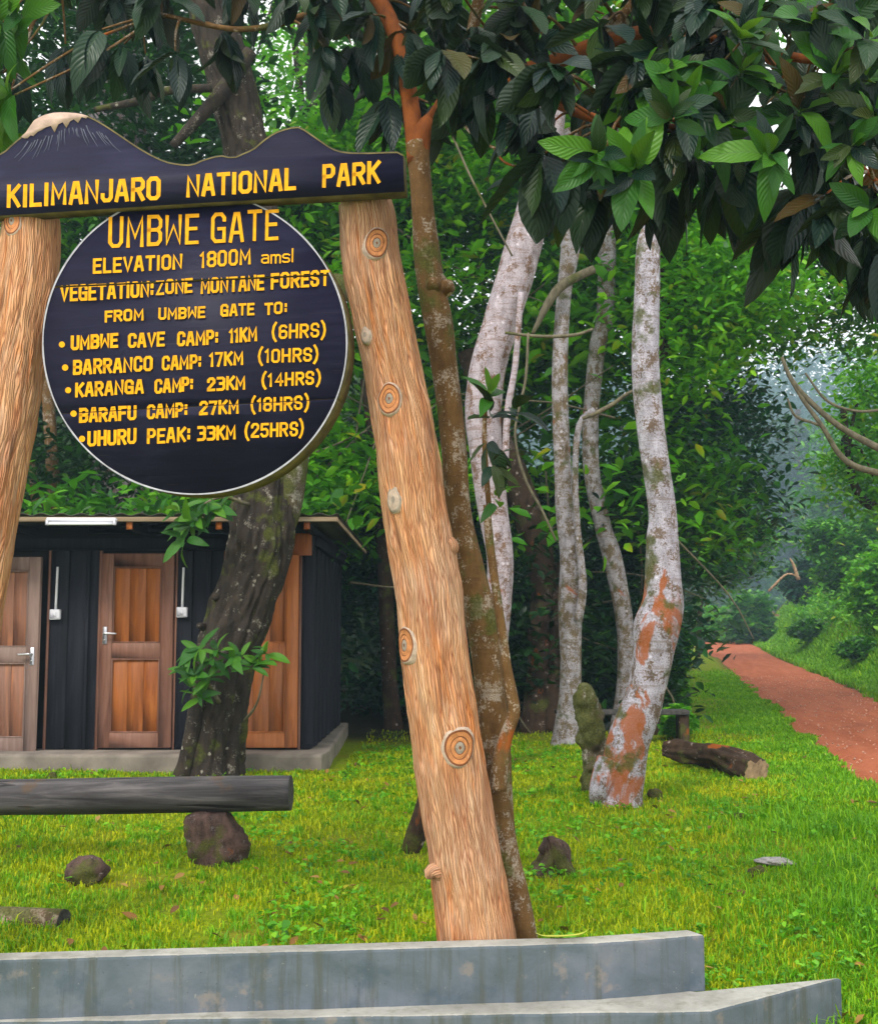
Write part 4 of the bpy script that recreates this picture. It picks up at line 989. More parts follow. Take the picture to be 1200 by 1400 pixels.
# short cut log, near corner
g = PT(40, 1278); Y = g[1] + .12
a, b = P(88, 1261, Y), P(-30, 1258, Y + .14)
s_ = bark_mat('mossy_log_bark', (.21, .135, .085, 1), (.34, .27, .20, 1), .55, .1, .5, 2.2, .5); M['mossylog'] = s_
link('cut_log', log_mesh('cut_log', M['mossylog'], [a, (a + b) / 2, b, b + (b - a) * .5], [17 / F * Y, 18 / F * Y, 18 / F * Y, 18 / F * Y], 26, 40, .05, 6, M['greycut']), label='short mossy brown log lying in the grass at the platform edge', cat='log', loc=a)
# fallen trunk on the right, pale broken end
g = PT(1032, 1070); Y = g[1]
rows = [(1034, 1055, 37, Y + .10), (1010, 1043, 40, Y + .3), (985, 1033, 36, Y + .55), (955, 1030, 30, Y + .8), (925, 1026, 26, Y + 1.0), (908, 1026, 18, Y + 1.1)]
pts, rad = px_tube(rows, Y)
link('fallen_log', log_mesh('fallen_log', M['red_bark'], pts, rad, 44, 110, .45, 9, M['cutwood'], False), label='knobbly fallen trunk with pale broken end lying beside the verge', cat='log', loc=g)
# low bench behind the trees
g = PT(933, 1016); Y = g[1]; z1 = P(900, 974, Y)[2]
bench = empty('plank_bench', g, 'low dark plank bench standing behind the lichen trees', 'bench')
xb_, xa_ = P(941, 980, Y)[0], P(760, 980, Y)[0]
mb = MB(); mb.box(((xa_ + xb_) / 2, Y + .08, z1), (xb_ - xa_, .30, .055), bev=.008); link('seat', mb.mesh('seat', M['greycut']), bench)
for x in (xb_ - .06, xa_ + .1):
    mb = MB(); mb.box((x, Y + .08, (g[2] + z1) / 2 - .04), (.12, .22, z1 - g[2] + .02), bev=.01); link('leg', mb.mesh('leg', M['red_bark']), bench)
# stumps
def stump(u, v, w, h, label, seed):
    g = PT(u, v); Y = g[1] + w / F * g[1] * .4; W = w / F * Y; H = h / F * Y
    dp = lambda th, s, R: .12 * W * vnoise(np.cos(th) * 4, np.sin(th) * 4, s * 20, seed + 1) + .30 * W * fbm(np.cos(th) * 1.8, np.sin(th) * 1.8, s * 6, seed) 
    V, Q, T, uv = tube([(g[0], Y, g[2] - .05), (g[0] + W * .02, Y, g[2] + H * .35), (g[0] - W * .05, Y, g[2] + H * .75), (g[0] - W * .1, Y, g[2] + H)], [W * .60, W * .36, W * .22, W * .05], 40, 40, disp=dp)
    return link('stump', mesh('stump', V, Q, T, uv=uv, smooth=True, mats=[M['stone']]), label=label, cat='stump', loc=g)
stump(757, 1198, 62, 46, 'jagged rotten stump in the open grass beside the brown trunk', 3)
# mossy broken post next to the rusty tree
g = PT(815, 1086); Y = g[1]
pts, rad = px_tube([(790, 938, 6), (796, 944, 26), (805, 975, 36), (811, 1015, 36), (817, 1050, 38), (820, 1080, 46), (822, 1100, 58)], Y)
V, Q, T, uv = tube(pts, rad, 26, 60, lump=.5, lfreq=9, seed=5, disp=lambda th, s, R: .28 * R * fbm(np.cos(th) * 3, np.sin(th) * 3, s * 14, 6))
M['mossy'] = bark_mat('moss_covered_bark', (.13, .10, .06, 1), (.30, .28, .24, 1), .3, 0, .95, 1.8, .9)
link('broken_stub', mesh('broken_stub', V, Q, T, uv=uv, smooth=True, mats=[M['mossy']]), label='broken moss-covered trunk stub leaning at the rusty lichen tree', cat='stump', loc=g)

# ------------------------------------------------------------------ foliage
def leaf_cloud(cen, size, rng, tilt=.5, droop=.35, aspect=.42, out=None):
    """four-triangle pointed leaves, one per centre; returns V, Q"""
    n = len(cen); size = size * np.exp(rng.normal(0, .22, n))
    a = rng.uniform(0, 2 * np.pi, n); f = np.stack([np.cos(a), np.sin(a), rng.normal(-droop, .38, n)], 1)
    if out is not None: f = f * .7 + out * .8
    f /= np.linalg.norm(f, axis=1)[:, None]
    up = np.stack([rng.normal(0, tilt, n), rng.normal(0, tilt, n), np.ones(n)], 1)
    if out is not None: up = up + out * .7
    s = np.cross(f, up); s /= np.linalg.norm(s, axis=1)[:, None] + 1e-9; nn = np.cross(s, f)
    S = size[:, None]; w = S * aspect / 2
    b = cen - f * S * .5
    bend = nn * S * rng.uniform(-.10, .02, n)[:, None]
    V = np.stack([b, b + f * S * .33 - s * w + nn * w * .35, b + f * S * .68 - s * w * .8 + nn * w * .3 + bend * .4, b + f * S + bend,
                  b + f * S * .68 + s * w * .8 + nn * w * .3 + bend * .4, b + f * S * .33 + s * w + nn * w * .35], 1).reshape(-1, 3)
    i = np.arange(n)[:, None] * 6
    Q = np.concatenate([i + np.array([[0, 3, 2, 1]]), i + np.array([[0, 5, 4, 3]])], 1).reshape(-1, 4)
    return V, Q
def blob_points(blobs, n_clusters, per, spread, rng, hollow=.45):
    """blobs: (centre, radii); clusters sit towards the shell of the blobs"""
    vol = np.array([np.prod(b[1]) ** (2 / 3) for b in blobs]); pr = vol / vol.sum(); C = []; O = []
    for b, k in zip(blobs, rng.multinomial(n_clusters, pr)):
        d = rng.normal(size=(k, 3)); d /= np.linalg.norm(d, axis=1)[:, None]
        r = rng.uniform(hollow ** 2, 1, k) ** .5 * (1 + .28 * fbm(d[:, 0] * 2.2 + b[0][0], d[:, 1] * 2.2 + b[0][1], d[:, 2] * 2.2 + b[0][2], 7))
        C.append(np.asarray(b[0]) + d * r[:, None] * np.asarray(b[1])); O.append(d)
    C = np.vstack(C); O = np.vstack(O); k = len(C)
    off = rng.normal(0, 1, (k, per, 3)) * np.array([spread, spread, spread * .55])
    return (C[:, None] + off).reshape(-1, 3), np.repeat(O, per, 0)
def crown(parent, name, blobs, ncl, per, spread, size, mat, seed, droop=.35, kind=None, hollow=.45):
    r = np.random.default_rng(seed); c, o = blob_points(blobs, ncl, per, spread, r, hollow)
    c = c[c[:, 2] > ter(c[:, 0], c[:, 1]) + .05] if len(c) else c
    V, Q = leaf_cloud(c, size, r, .5, droop)
    return link(name, mesh(name, V, Q, mats=[M[mat]]), parent, kind=kind)
def limbs(parent, mat, base, ends, r0, seed, name='limb'):
    r = np.random.default_rng(seed)
    for e in ends:
        base_, e = np.asarray(base, float), np.asarray(e, float); m = (base_ + e) / 2 + r.normal(0, .12, 3) * np.linalg.norm(e - base_) * .5
        link(name, tube_mesh(name, M[mat], [base_, m, e], [r0, r0 * .6, r0 * .15], seg=8, rings=10, lump=.08), parent)
def tree(name, label, rows, Y, mat, seg=40, rings=90, lump=.08, lfreq=2.5, seed=1, foot=True, group=None, disp=None, cat='tree'):
    """rows from the top down, ending on the ground"""
    pts, rad = px_tube(rows, Y)
    if foot: pts = np.vstack([pts, pts[-1] - np.array([0, 0, .15])]); rad = np.append(rad, rad[-1] * 1.25)
    t = empty(name, pts[-1], label, cat, group)
    V, Q, T, uv = tube(pts, rad, seg, rings, lump=lump, lfreq=lfreq, seed=seed, disp=disp)
    link('trunk', mesh('trunk', V, Q, T, uv=uv, smooth=True, mats=[M[mat]]), t)
    return t, pts

def gy(u, v): return float(PT(u, v)[1])
# --- the dark bark tree in front of the shed
Yt = gy(290, 1066) + .25
kn = lambda th, s, R: .022 * fbm(np.cos(th) * 5, np.sin(th) * 5, s * 3.4, 77) - .030 * np.exp(-(vnoise(np.cos(th) * 3.2, np.sin(th) * 3.2, s * 1.1, 78) / .10) ** 2) + .010 * vnoise(np.cos(th) * 12, np.sin(th) * 12, s * 12, 79) + R * (.10 * np.abs(fbm(np.cos(th) * 2.6, np.sin(th) * 2.6, s * 1.8, 12)) - .05) - .05 * R * np.exp(-((np.sin(th * 2.5 + s * 1.2)) / .25) ** 2)
t, pts = tree('dark_tree', 'thick tree with dark furrowed bark leaning in front of the shed doors',
    [(262, -90, 62, Yt - .3), (290, 20, 66, Yt - .2), (318, 120, 70, Yt - .1), (345, 250, 66), (360, 400, 72), (370, 560, 76), (366, 640, 78), (360, 700, 88), (353, 760, 90), (334, 820, 90), (314, 885, 84), (304, 955, 76), (297, 1000, 78), (291, 1040, 84), (288, 1072, 104)], Yt, 'dark_bark', 120, 420, .13, 3.2, 7, disp=kn)
sp = P(392, 640, Yt + .05)
pts2, rad2 = px_tube([(470, 380, 30), (430, 480, 40), (405, 560, 50), (392, 640, 58), (380, 700, 60), (360, 760, 50)], Yt + .06)
link('limb', tube_mesh('limb', M['mossy'], pts2, rad2, seg=30, rings=60, lump=.1), t)
pts2, rad2 = px_tube([(248, 1068, 26), (262, 1010, 22), (274, 940, 20), (290, 880, 14)], Yt - .22)
link('root_buttress', tube_mesh('root_buttress', M['dark_bark'], pts2, rad2, seg=16, rings=40, lump=.2, lfreq=6), t)
for (u, v, w) in ((291, 818, 18), (303, 846, 20), (270, 858, 14)):
    pts2 = [P(u + 12, v, Yt - .10), P(u + 2, v - 3, Yt - .24)]; link('burl', tube_mesh('burl', M['dark_bark'], pts2, [w / F * Yt * .5, w / F * Yt * .28], seg=12, rings=8, lump=.25, lfreq=8), t)
pts2, rad2 = px_tube([(232, 560, 10), (262, 640, 14), (300, 690, 18), (340, 730, 18)], Yt - .15)
pts2, rad2 = px_tube([(343, 70, 20), (300, 130, 22), (262, 172, 16), (236, 200, 12)], Yt - .35); link('limb', tube_mesh('limb', M['dark_bark'], pts2, rad2, seg=12, rings=24, lump=.08), t)
pts2, rad2 = px_tube([(290, 120, 12), (230, 124, 12), (190, 138, 12), (130, 150, 8)], Yt - .5); link('limb', tube_mesh('limb', M['dark_bark'], pts2, rad2, seg=12, rings=24, lump=.08), t)
dark_tree = t

# --- loquat-like tree beside the gate post; its big leaves hang over the whole view
Yb = 5.32
rows = [(570, 196, 32), (575, 250, 31), (578, 290, 32), (584, 350, 38), (591, 400, 39), (599, 440, 40), (607, 500, 36), (619, 600, 36), (627, 700, 35), (641, 780, 44), (660, 860, 43), (669, 940, 40), (674, 1010, 46), (677, 1080, 46), (684, 1150, 44), (700, 1220, 43), (713, 1284, 42), (716, 1315, 46)]
big, bpts = tree('broadleaf_tree', 'smooth brown tree beside the gate post with big dark glossy leaves overhead', rows, Yb, 'brown_bark', 48, 220, .06, 3.0, 3)
k_ = P(604, 395, Yb - .05)
link('burl', tube_mesh('burl', M['brown_bark'], [P(592, 388, Yb), P(592, 392, Yb - .07)], [.065, .03], seg=16, rings=10, lump=.2, lfreq=8), big)
link('burl', tube_mesh('burl', M['brown_bark'], [P(600, 398, Yb), P(617, 390, Yb - .04)], [.055, .03], seg=16, rings=10, lump=.2, lfreq=8), big)
branches = []
def branch(rows, mat, name='branch', seg=14, lump=.07):
    pts, rad = px_tube(rows, Yb); link(name, tube_mesh(name, M[mat], pts, rad, seg=seg, rings=len(rows) * 8, lump=lump), big); c = catmull(pts, 24); branches.append(c); return c
branch([(571, 222, 31), (578, 180, 28), (596, 160, 26), (615, 135, 30, 5.15), (640, 112, 28, 5.0), (690, 103, 26, 4.85), (745, 90, 24, 4.75), (820, 60, 22, 4.6), (920, 40, 18, 4.5), (1040, 70, 15, 4.4), (1160, 90, 10, 4.3)], 'orange_bark')
branch([(690, 103, 18, 4.85), (780, 150, 15, 4.6), (850, 170, 11, 4.45), (930, 175, 8, 4.35), (1020, 200, 6, 4.3)], 'orange_bark')
branch([(820, 60, 14, 4.6), (900, -30, 12, 4.5), (1020, -80, 10, 4.4), (1200, -60, 8, 4.3)], 'brown_bark')
branch([(571, 225, 30), (562, 150, 26, 5.35), (545, 60, 24, 5.4), (500, -20, 22, 5.45), (400, -60, 18, 5.5), (250, -70, 15, 5.5), (80, -40, 10, 5.5)], 'orange_bark')
branch([(500, -20, 14, 5.45), (420, 20, 11, 5.4), (330, 40, 8, 5.3), (220, 20, 6, 5.3)], 'brown_bark')
branch([(640, 112, 20, 5.0), (650, 20, 18, 5.0), (680, -90, 14, 5.0), (760, -220, 10, 4.9)], 'brown_bark')
branch([(1040, 70, 11, 4.4), (1100, 140, 9, 4.3), (1170, 220, 7, 4.25), (1230, 280, 5, 4.2)], 'orange_bark')
branch([(622, 150, 5, 5.1), (640, 178, 4.5, 5.0), (665, 198, 4, 4.9), (700, 207, 4, 4.8), (735, 205, 4, 4.75)], 'brown_bark', 'twig', 8, .02)
branch([(676, 205, 4, 4.85), (690, 222, 3.5, 4.8), (712, 228, 3.5, 4.78), (735, 225, 3, 4.75)], 'brown_bark', 'twig', 8, .02)
# side stem climbing along the trunk
pts, rad = px_tube([(665, 690, 10), (669, 740, 12), (680, 820, 12), (687, 870, 13), (692, 910, 14), (699, 950, 17), (702, 975, 17), (692, 1005, 18), (684, 1040, 22), (680, 1080, 24)], Yb - .16)
link('side_stem', tube_mesh('side_stem', M['brown_bark'], pts, rad, seg=18, rings=70, lump=.08), big)
pts, rad = px_tube([(668, 690, 8), (664, 640, 8), (662, 590, 7), (664, 545, 6)], Yb - .16); link('twig', tube_mesh('twig', M['brown_bark'], pts, rad, seg=10, rings=24), big)

# the big leaves
def big_leaf(seed, curl, fold, W=.42, young=False):
    r = np.random.default_rng(seed); ny_, nx_ = 8, 4; V = []; uv = []
    for a in range(ny_ + 1):
        t = a / ny_; wv = W / 2 * (math.sin(math.pi * min(1, t ** .82 * .985 + .012)) ** .72)
        for b in range(nx_ + 1):
            s = b / nx_ * 2 - 1
            x = s * wv; z = fold * abs(s) * wv * 1.1 - curl * t * t + .012 * math.sin(t * 19 + (b % 2) * 2 + seed) * abs(s)
            y = t * (1 - .25 * abs(curl) * t); V.append((x + .03 * math.sin(t * 3 + seed), y, z)); uv.append((b / nx_, t))
    Q = [[a * 5 + b, a * 5 + b + 1, a * 5 + b + 6, a * 5 + b + 5] for a in range(ny_) for b in range(nx_)]
    return np.array(V), np.array(Q), np.array(uv)
LV = [big_leaf(1, .22, .25), big_leaf(2, .38, .15, .40), big_leaf(3, .10, .35, .33), big_leaf(4, .55, .2, .38), big_leaf(5, .05, .5, .30)]
def leaf_mesh_set(mat): return [mesh('leaf', v, q, uv=u, smooth=True, mats=[M[mat]]) for v, q, u in LV]
LM = {'near_leaf': leaf_mesh_set('near_leaf'), 'young_leaf': leaf_mesh_set('young_leaf')}
leaves = []     # (pos, f, n, size, variant, mat)
def rosette(p, axis, n, size, droop, mat, seed, spread=(.5, 1.25)):
    r = np.random.default_rng(seed); axis = np.asarray(axis, float); axis /= np.linalg.norm(axis)
    e1 = np.cross(axis, [.3, .2, .9]); e1 /= np.linalg.norm(e1); e2 = np.cross(axis, e1)
    for k in range(n):
        ph = k * 2.4 + r.uniform(-.3, .3); an = spread[0] + (spread[1] - spread[0]) * k / max(1, n - 1)
        rd = e1 * math.cos(ph) + e2 * math.sin(ph)
        f = axis * math.cos(an) + rd * math.sin(an) + np.array([0, 0, -1.0]) * droop * (.6 + .8 * r.random()) + r.normal(0, .30, 3)
        f /= np.linalg.norm(f); nn = axis - f * np.dot(axis, f) + r.normal(0, .22, 3)
        if droop > .9: nn = rd * .8 + np.array([0, -.25, .2]) + r.normal(0, .3, 3)
        nn = nn - f * np.dot(nn, f); nn /= np.linalg.norm(nn)
        m = mat if mat != 'mix' else ('young_leaf' if r.random() < .55 else 'near_leaf')
        s = size * (1.05 - .25 * (k < n * .3)) * r.uniform(.62, 1.18)
        leaves.append((p + f * .012 + axis * .03 * (1 - k / n), f, nn, s, int(r.integers(0, 5)), m))
allb = np.vstack(branches); rr_ = np.random.default_rng(5); twig_mb = MB()
def cluster(u, v, Y, n, size, droop, mat, seed, twig=True):
    p = P(u, v, Y); d = allb - p; q = allb[np.argmin(np.sum(d * d, 1) + .6 * np.maximum(0, -d[:, 2]))]
    L = np.linalg.norm(p - q); m = (p + q) / 2 + np.array([0, 0, .10 * L]) + rr_.normal(0, .05, 3) * L
    if twig and L > .05: twig_mb.tube([q, m, p], [.008, .006, .0045], 6, rings=7, cap=False)
    ax = p - m; ax = ax / (np.linalg.norm(ax) + 1e-9) + np.array([0, -.25, .55 if droop < .6 else -.1]); rosette(p, ax, n, size, droop, mat, seed)
hang = [(756, 172), (722, 150), (700, 120), (790, 208), (812, 205), (838, 235), (812, 262), (770, 225), (860, 190), (890, 205), (926, 180), (905, 250), (950, 215), (985, 205), (1012, 215), (1045, 245), (1080, 300), (1068, 262), (1100, 262), (1130, 270), (1160, 275), (1185, 320), (1205, 340), (975, 245), (738, 190), (1150, 230), (1190, 260), (1110, 200), (880, 165), (660, 120), (640, 60), (610, 75), (760, 100), (700, 60), (1030, 160), (985, 130), (920, 110), (840, 120), (1205, 200), (745, 215)]
for k, (u, v) in enumerate(hang): cluster(u, v - 6, rr_.uniform(4.0, 4.7), 8, rr_.uniform(.25, .33), 1.25, 'near_leaf', 100 + k)
for k in range(95):            # the dense mass of the crown to the right
    u = rr_.uniform(590, 1290); v = rr_.uniform(-190, np.interp(u, [590, 640, 760, 1000, 1290], [60, 40, 150, 180, 250]))
    cluster(u, v, rr_.uniform(4.0, 5.3), 9, rr_.uniform(.19, .28), rr_.choice([.5, 1.0, 1.3]), 'near_leaf', 300 + k)
for k, (u, v) in enumerate([(1010, 105), (1060, 120), (1110, 40), (1150, 30), (1010, 60), (905, 130), (935, 150), (1085, 160), (1120, 170), (1165, 205), (1175, 120), (960, 185), (880, 110), (1180, 60), (920, 165), (1030, 40), (1195, 170), (1140, 110), (990, 165), (1190, 290), (870, 235), (820, 215), (1050, 215)]):
    cluster(u, v, rr_.uniform(3.75, 4.15), 11, rr_.uniform(.15, .215), rr_.uniform(-.1, .5), 'mix', 500 + k)
for k in range(64):            # left part, behind the name board
    u = rr_.uniform(-120, 600); v = rr_.uniform(-180, np.interp(u, [-120, 60, 150, 300, 350, 460, 560, 600], [60, 60, 90, 60, -20, 20, 110, 60]))
    cluster(u, v, rr_.uniform(5.25, 6.0), 9, rr_.uniform(.20, .29), rr_.choice([.4, 1.0, 1.4]), 'near_leaf', 700 + k)
for k, (u, v) in enumerate([(215, -15), (222, 0), (170, 60), (140, 40), (480, 60), (510, 80), (545, 70), (560, 120), (585, 80), (455, 100), (530, 130), (440, 60), (20, 90), (90, 60), (400, -10), (600, 20), (240, 70), (300, 40), (555, 40), (510, 20), (585, 140)]):
    cluster(u, v, rr_.uniform(5.2, 5.7), 7, rr_.uniform(.22, .30), 1.4, 'near_leaf', 900 + k)
for k, (u, v) in enumerate([(12, 55), (5, 100), (30, 20), (-10, 140), (-5, 190), (5, 30), (20, 130)]):
    cluster(u, v, rr_.uniform(5.1, 5.4), 9, .24, .05, 'young_leaf', 950 + k)
# sprout on the trunk
for k, (u, v, n, s, dr, m, yy_) in enumerate([(664, 548, 7, .14, -.1, 'young_leaf', 5.05), (668, 575, 5, .17, .2, 'near_leaf', 5.04), (663, 612, 5, .19, 1.4, 'near_leaf', 5.02), (672, 640, 5, .17, 1.3, 'near_leaf', 5.0), (676, 690, 4, .16, .3, 'young_leaf', 5.04), (700, 570, 3, .18, .6, 'near_leaf', 5.04)]):
    rosette(P(u, v, yy_), (.25, -.3, .9), n, s, dr, m, 970 + k)
# leaves in view, largest first, become single objects; the rest one mass
def project(p):
    d = p - np.array([0, 0, CAMH]); y = d[1] * CP + d[2] * SP; z = -d[1] * SP + d[2] * CP
    return 600 + F * d[0] / y, 700 - F * z / y, y
def leaf_mat4(lf):
    p, f, n, s, var, m = lf; x = np.cross(f, n)
    return Matrix(((x[0] * s, f[0] * s, n[0] * s, p[0]), (x[1] * s, f[1] * s, n[1] * s, p[1]), (x[2] * s, f[2] * s, n[2] * s, p[2]), (0, 0, 0, 1)))
sc_ = []
for lf in leaves:
    u, v, y = project(lf[0] + lf[1] * lf[3] * .5); inside = -10 < u < 1210 and -10 < v < 1410
    behind = (y > 4.9 and 150 < v < 300 and u < 560)
    sc_.append((lf[3] / y * (1 + .25 * (m_ := (lf[5] == 'young_leaf'))) if inside and not behind else 0))
order = np.argsort(-np.array(sc_)); single = set(order[:298].tolist())
bl = Vector(big.location)
def leaf_objects(lfs, parent):
    for lf in lfs:
        o = bpy.data.objects.new('leaf', LM[lf[5]][lf[4]]); COL.objects.link(o); o.parent = parent
        mt = leaf_mat4(lf); mt.translation = mt.translation - wpos(parent); o.matrix_local = mt
def leaf_mass(lfs, parent, name='foliage'):
    for m in ('near_leaf', 'young_leaf'):
        ls = [l for l in lfs if l[5] == m]
        if not ls: continue
        VV, QQ, UU, n = [], [], [], 0
        for lf in ls:
            v, q, u = LV[lf[4]]; p, f, nn, s = lf[:4]; x = np.cross(f, nn)
            VV.append(p + s * (v[:, :1] * x + v[:, 1:2] * f + v[:, 2:] * nn)); QQ.append(q + n); UU.append(u); n += len(v)
        link(name, mesh(name, np.vstack(VV), np.vstack(QQ), uv=np.vstack(UU), smooth=True, mats=[M[m]]), parent, kind='stuff')
leaf_objects([leaves[k] for k in order[:298]], big)
leaf_mass([leaves[k] for k in order[298:]], big)
link('twigs', twig_mb.mesh('twigs', M['brown_bark'], True), big, kind='stuff')

# shoots on the dark tree
leaves = []
for k, (u, v) in enumerate([(262, 900), (275, 890), (290, 905), (268, 925), (300, 892), (318, 905), (255, 918), (285, 930), (330, 900), (355, 910), (366, 895), (345, 915), (262, 942), (275, 955)]):
    rosette(P(u, v, Yt - .55 - .02 * (k % 4)), (random.uniform(-.4, .4), -.6, .7), 6, .20, .25, 'young_leaf', 40 + k, (.7, 1.4))
for k, (u, v) in enumerate([(248, 700), (270, 712), (285, 690), (262, 722), (300, 700), (255, 740)]):
    rosette(P(u, v, Yt - .5), (-.2, -.4, .3), 6, .24, .7, 'young_leaf', 70 + k)
leaf_objects(leaves, dark_tree)
link('shoot', tube_mesh('shoot', M['twig'], [P(300, 960, Yt - .3), P(282, 930, Yt - .5), P(268, 905, Yt - .56)], [.02, .014, .008], seg=8, rings=10), dark_tree)
link('shoot', tube_mesh('shoot', M['twig'], [P(335, 985, Yt - .25), P(352, 960, Yt - .5), P(362, 915, Yt - .56)], [.014, .010, .006], seg=8, rings=10), dark_tree)
link('shoot', tube_mesh('shoot', M['twig'], [P(340, 690, Yt - .25), P(300, 680, Yt - .45), P(255, 705, Yt - .5)], [.02, .014, .008], seg=8, rings=10), dark_tree)
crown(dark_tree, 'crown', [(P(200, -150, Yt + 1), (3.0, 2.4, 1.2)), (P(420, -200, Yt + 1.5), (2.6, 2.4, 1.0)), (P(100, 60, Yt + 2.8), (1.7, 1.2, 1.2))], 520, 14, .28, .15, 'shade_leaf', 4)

# --- pale leaning tree behind the brown one
Yl = gy(688, 1050)
t, _ = tree('leaning_tree', 'pale pink lichen tree whose trunk leans sharply behind the brown tree',
    [(752, 120, 50), (742, 220, 50), (729, 285, 48), (709, 360, 52), (685, 440, 50), (668, 500, 50), (660, 560, 50), (664, 620, 46), (674, 700, 42), (683, 760, 36), (682, 810, 36), (674, 900, 38), (670, 1000, 44), (670, 1052, 54)], Yl, 'white_bark2', 44, 150, .07, 2.4, 5)
link('limb', tube_mesh('limb', M['white_bark2'], [P(732, 290, Yl), P(750, 270, Yl - .1), P(764, 225, Yl - .2)], [.09, .04, .015], seg=12, rings=14), t)
pts2, rad2 = px_tube([(712, 400, 9), (704, 500, 9), (694, 560, 10), (690, 640, 10)], Yl - .25)
link('creeper_stem', tube_mesh('creeper_stem', M['white_bark2'], pts2, rad2, seg=10, rings=30), t)
crown(t, 'crown', [(P(820, -120, Yl), (2.2, 2.0, 1.1)), (P(700, -260, Yl + .5), (2.4, 2.0, 1.1))], 260, 12, .26, .13, 'bg_leaf', 14)
# --- pair of slim trees
Ys = gy(782, 1018)
t, _ = tree('slim_tree', 'slim straight tree with speckled whitish bark and flared foot', [(786, 180, 34), (780, 330, 28), (771, 400, 21), (765, 500, 22), (767, 600, 23), (773, 700, 27), (781, 760, 32), (779, 830, 32), (780, 900, 29), (779, 950, 30), (776, 990, 36), (776, 1018, 48)], Ys, 'mottled_bark', 36, 120, .05, 2.4, 8)
pts2, rad2 = px_tube([(812, 560, 9), (792, 580, 9), (786, 640, 9), (789, 720, 9), (796, 800, 12), (790, 850, 12)], Ys - .2)
link('side_stem', tube_mesh('side_stem', M['mottled_bark'], pts2, rad2, seg=10, rings=30), t)
pts2, rad2 = px_tube([(812, 368, 12), (790, 378, 13), (766, 392, 14), (748, 416, 12), (736, 440, 8), (728, 456, 5)], Ys - .25)
link('limb', tube_mesh('limb', M['twig'], pts2, rad2, seg=10, rings=30, lump=.06), t)
crown(t, 'crown', [(P(800, -80, Ys), (2.2, 1.8, 1.6))], 240, 12, .28, .15, 'bright_leaf', 24)
Yc = gy(858, 1000) - .2
t, _ = tree('crooked_tree', 'crooked slender tree with mottled bark between the slim and rusty trees', [(840, 180, 30), (830, 300, 26), (829, 380, 25), (827, 440, 26), (817, 470, 24), (808, 560, 22), (808, 640, 23), (824, 720, 23), (836, 760, 26), (852, 840, 24), (856, 900, 24), (853, 950, 24), (848, 1002, 32)], Yc, 'mottled_bark', 36, 130, .06, 2.8, 18)
crown(t, 'crown', [(P(880, -60, Yc), (2.0, 1.8, 1.5))], 220, 12, .28, .15, 'bg_leaf', 34)
# --- rusty lichen tree
Yf = gy(850, 1100) + .05
ff = lambda th, s, R: 0 * R
t, _ = tree('rusty_tree', 'pale lichen tree with rust-orange patches and a bend at its swollen middle',
    [(925, 200, 10), (912, 255, 12), (900, 292, 16), (887, 330, 32), (884, 400, 35), (882, 500, 39), (891, 600, 38), (905, 700, 38), (905, 740, 43), (906, 800, 50), (905, 830, 57), (897, 860, 62), (893, 890, 54), (886, 930, 52), (875, 970, 54), (857, 1020, 56), (851, 1060, 58), (848, 1092, 60), (847, 1106, 76)], Yf, 'front_bark', 54, 200, .07, 3.4, 28)
link('root', tube_mesh('root', M['front_bark'], [P(840, 1050, Yf), P(822, 1078, Yf - .05), P(815, 1104, Yf - .02)], [.16, .10, .05], seg=14, rings=14, lump=.15), t)
crown(t, 'crown', [(P(980, -60, Yf + .4), (1.6, 1.5, 1.0))], 190, 12, .24, .12, 'bg_leaf', 44)
# --- darker trunks in the shade behind
Yd = gy(738, 1000)
t, _ = tree('reddish_tree', 'dark reddish trunk bending in the shade beside the slim tree', [(640, 480, 30), (672, 580, 36), (706, 660, 42), (732, 740, 42), (743, 800, 34), (740, 860, 36), (738, 930, 38), (735, 1000, 50)], Yd, 'red_bark', 34, 110, .12, 2.6, 38)
pts2, rad2 = px_tube([(770, 770, 20), (764, 840, 24), (760, 920, 26), (756, 1000, 34)], Yd - .1); link('second_stem', tube_mesh('second_stem', M['red_bark'], pts2, rad2, seg=16, rings=40, lump=.1), t)
crown(t, 'crown', [(P(600, 250, Yd + 1.2), (2.2, 1.6, 1.6))], 260, 12, .3, .16, 'bg_leaf', 54)
Yn = gy(538, 996)
t, _ = tree('thin_tree', 'thin bare trunk standing alone in the dark gap beside the shed', [(500, 520, 16), (514, 620, 18), (522, 720, 19), (527, 800, 20), (530, 880, 21), (534, 950, 22), (538, 998, 28)], Yn, 'red_bark', 20, 70, .08, 3, 48)
crown(t, 'crown', [(P(480, 380, Yn + .6), (1.6, 1.3, 1.3))], 160, 12, .3, .16, 'bg_leaf', 64)
# stub of a trunk just behind the gate post
g = PT(556, 1172); Y = g[1]
pts2, rad2 = px_tube([(600, 1050, 34), (590, 1085, 34), (578, 1120, 32), (566, 1150, 28), (556, 1176, 20)], Y + .1)
link('leaning_stump', tube_mesh('leaning_stump', M['red_bark'], pts2, rad2, seg=18, rings=30, lump=.12), label='dark slanting stump half hidden behind the big gate post', cat='stump', loc=g)
# trunks over the shed roof
for k, (rows, lab) in enumerate([([(60, 420, 16), (66, 540, 17), (71, 620, 18), (75, 720, 18), (78, 1000, 22)], 'thin mossy trunk rising behind the shed roof by the gate post'), ([(20, 420, 12), (36, 600, 13), (50, 680, 15), (60, 760, 15), (66, 1000, 18)], 'slanting thin trunk behind the shed roof, partly hidden by the post')]):
    t, _ = tree('thin_tree', lab, rows, 16.6, 'brown_bark', 14, 40, .08, 3, 60 + k, foot=False)
    crown(t, 'crown', [(P(rows[0][0], 330, 17), (1.5, 1.3, 1.2))], 120, 12, .3, .17, 'bg_leaf', 84 + k)
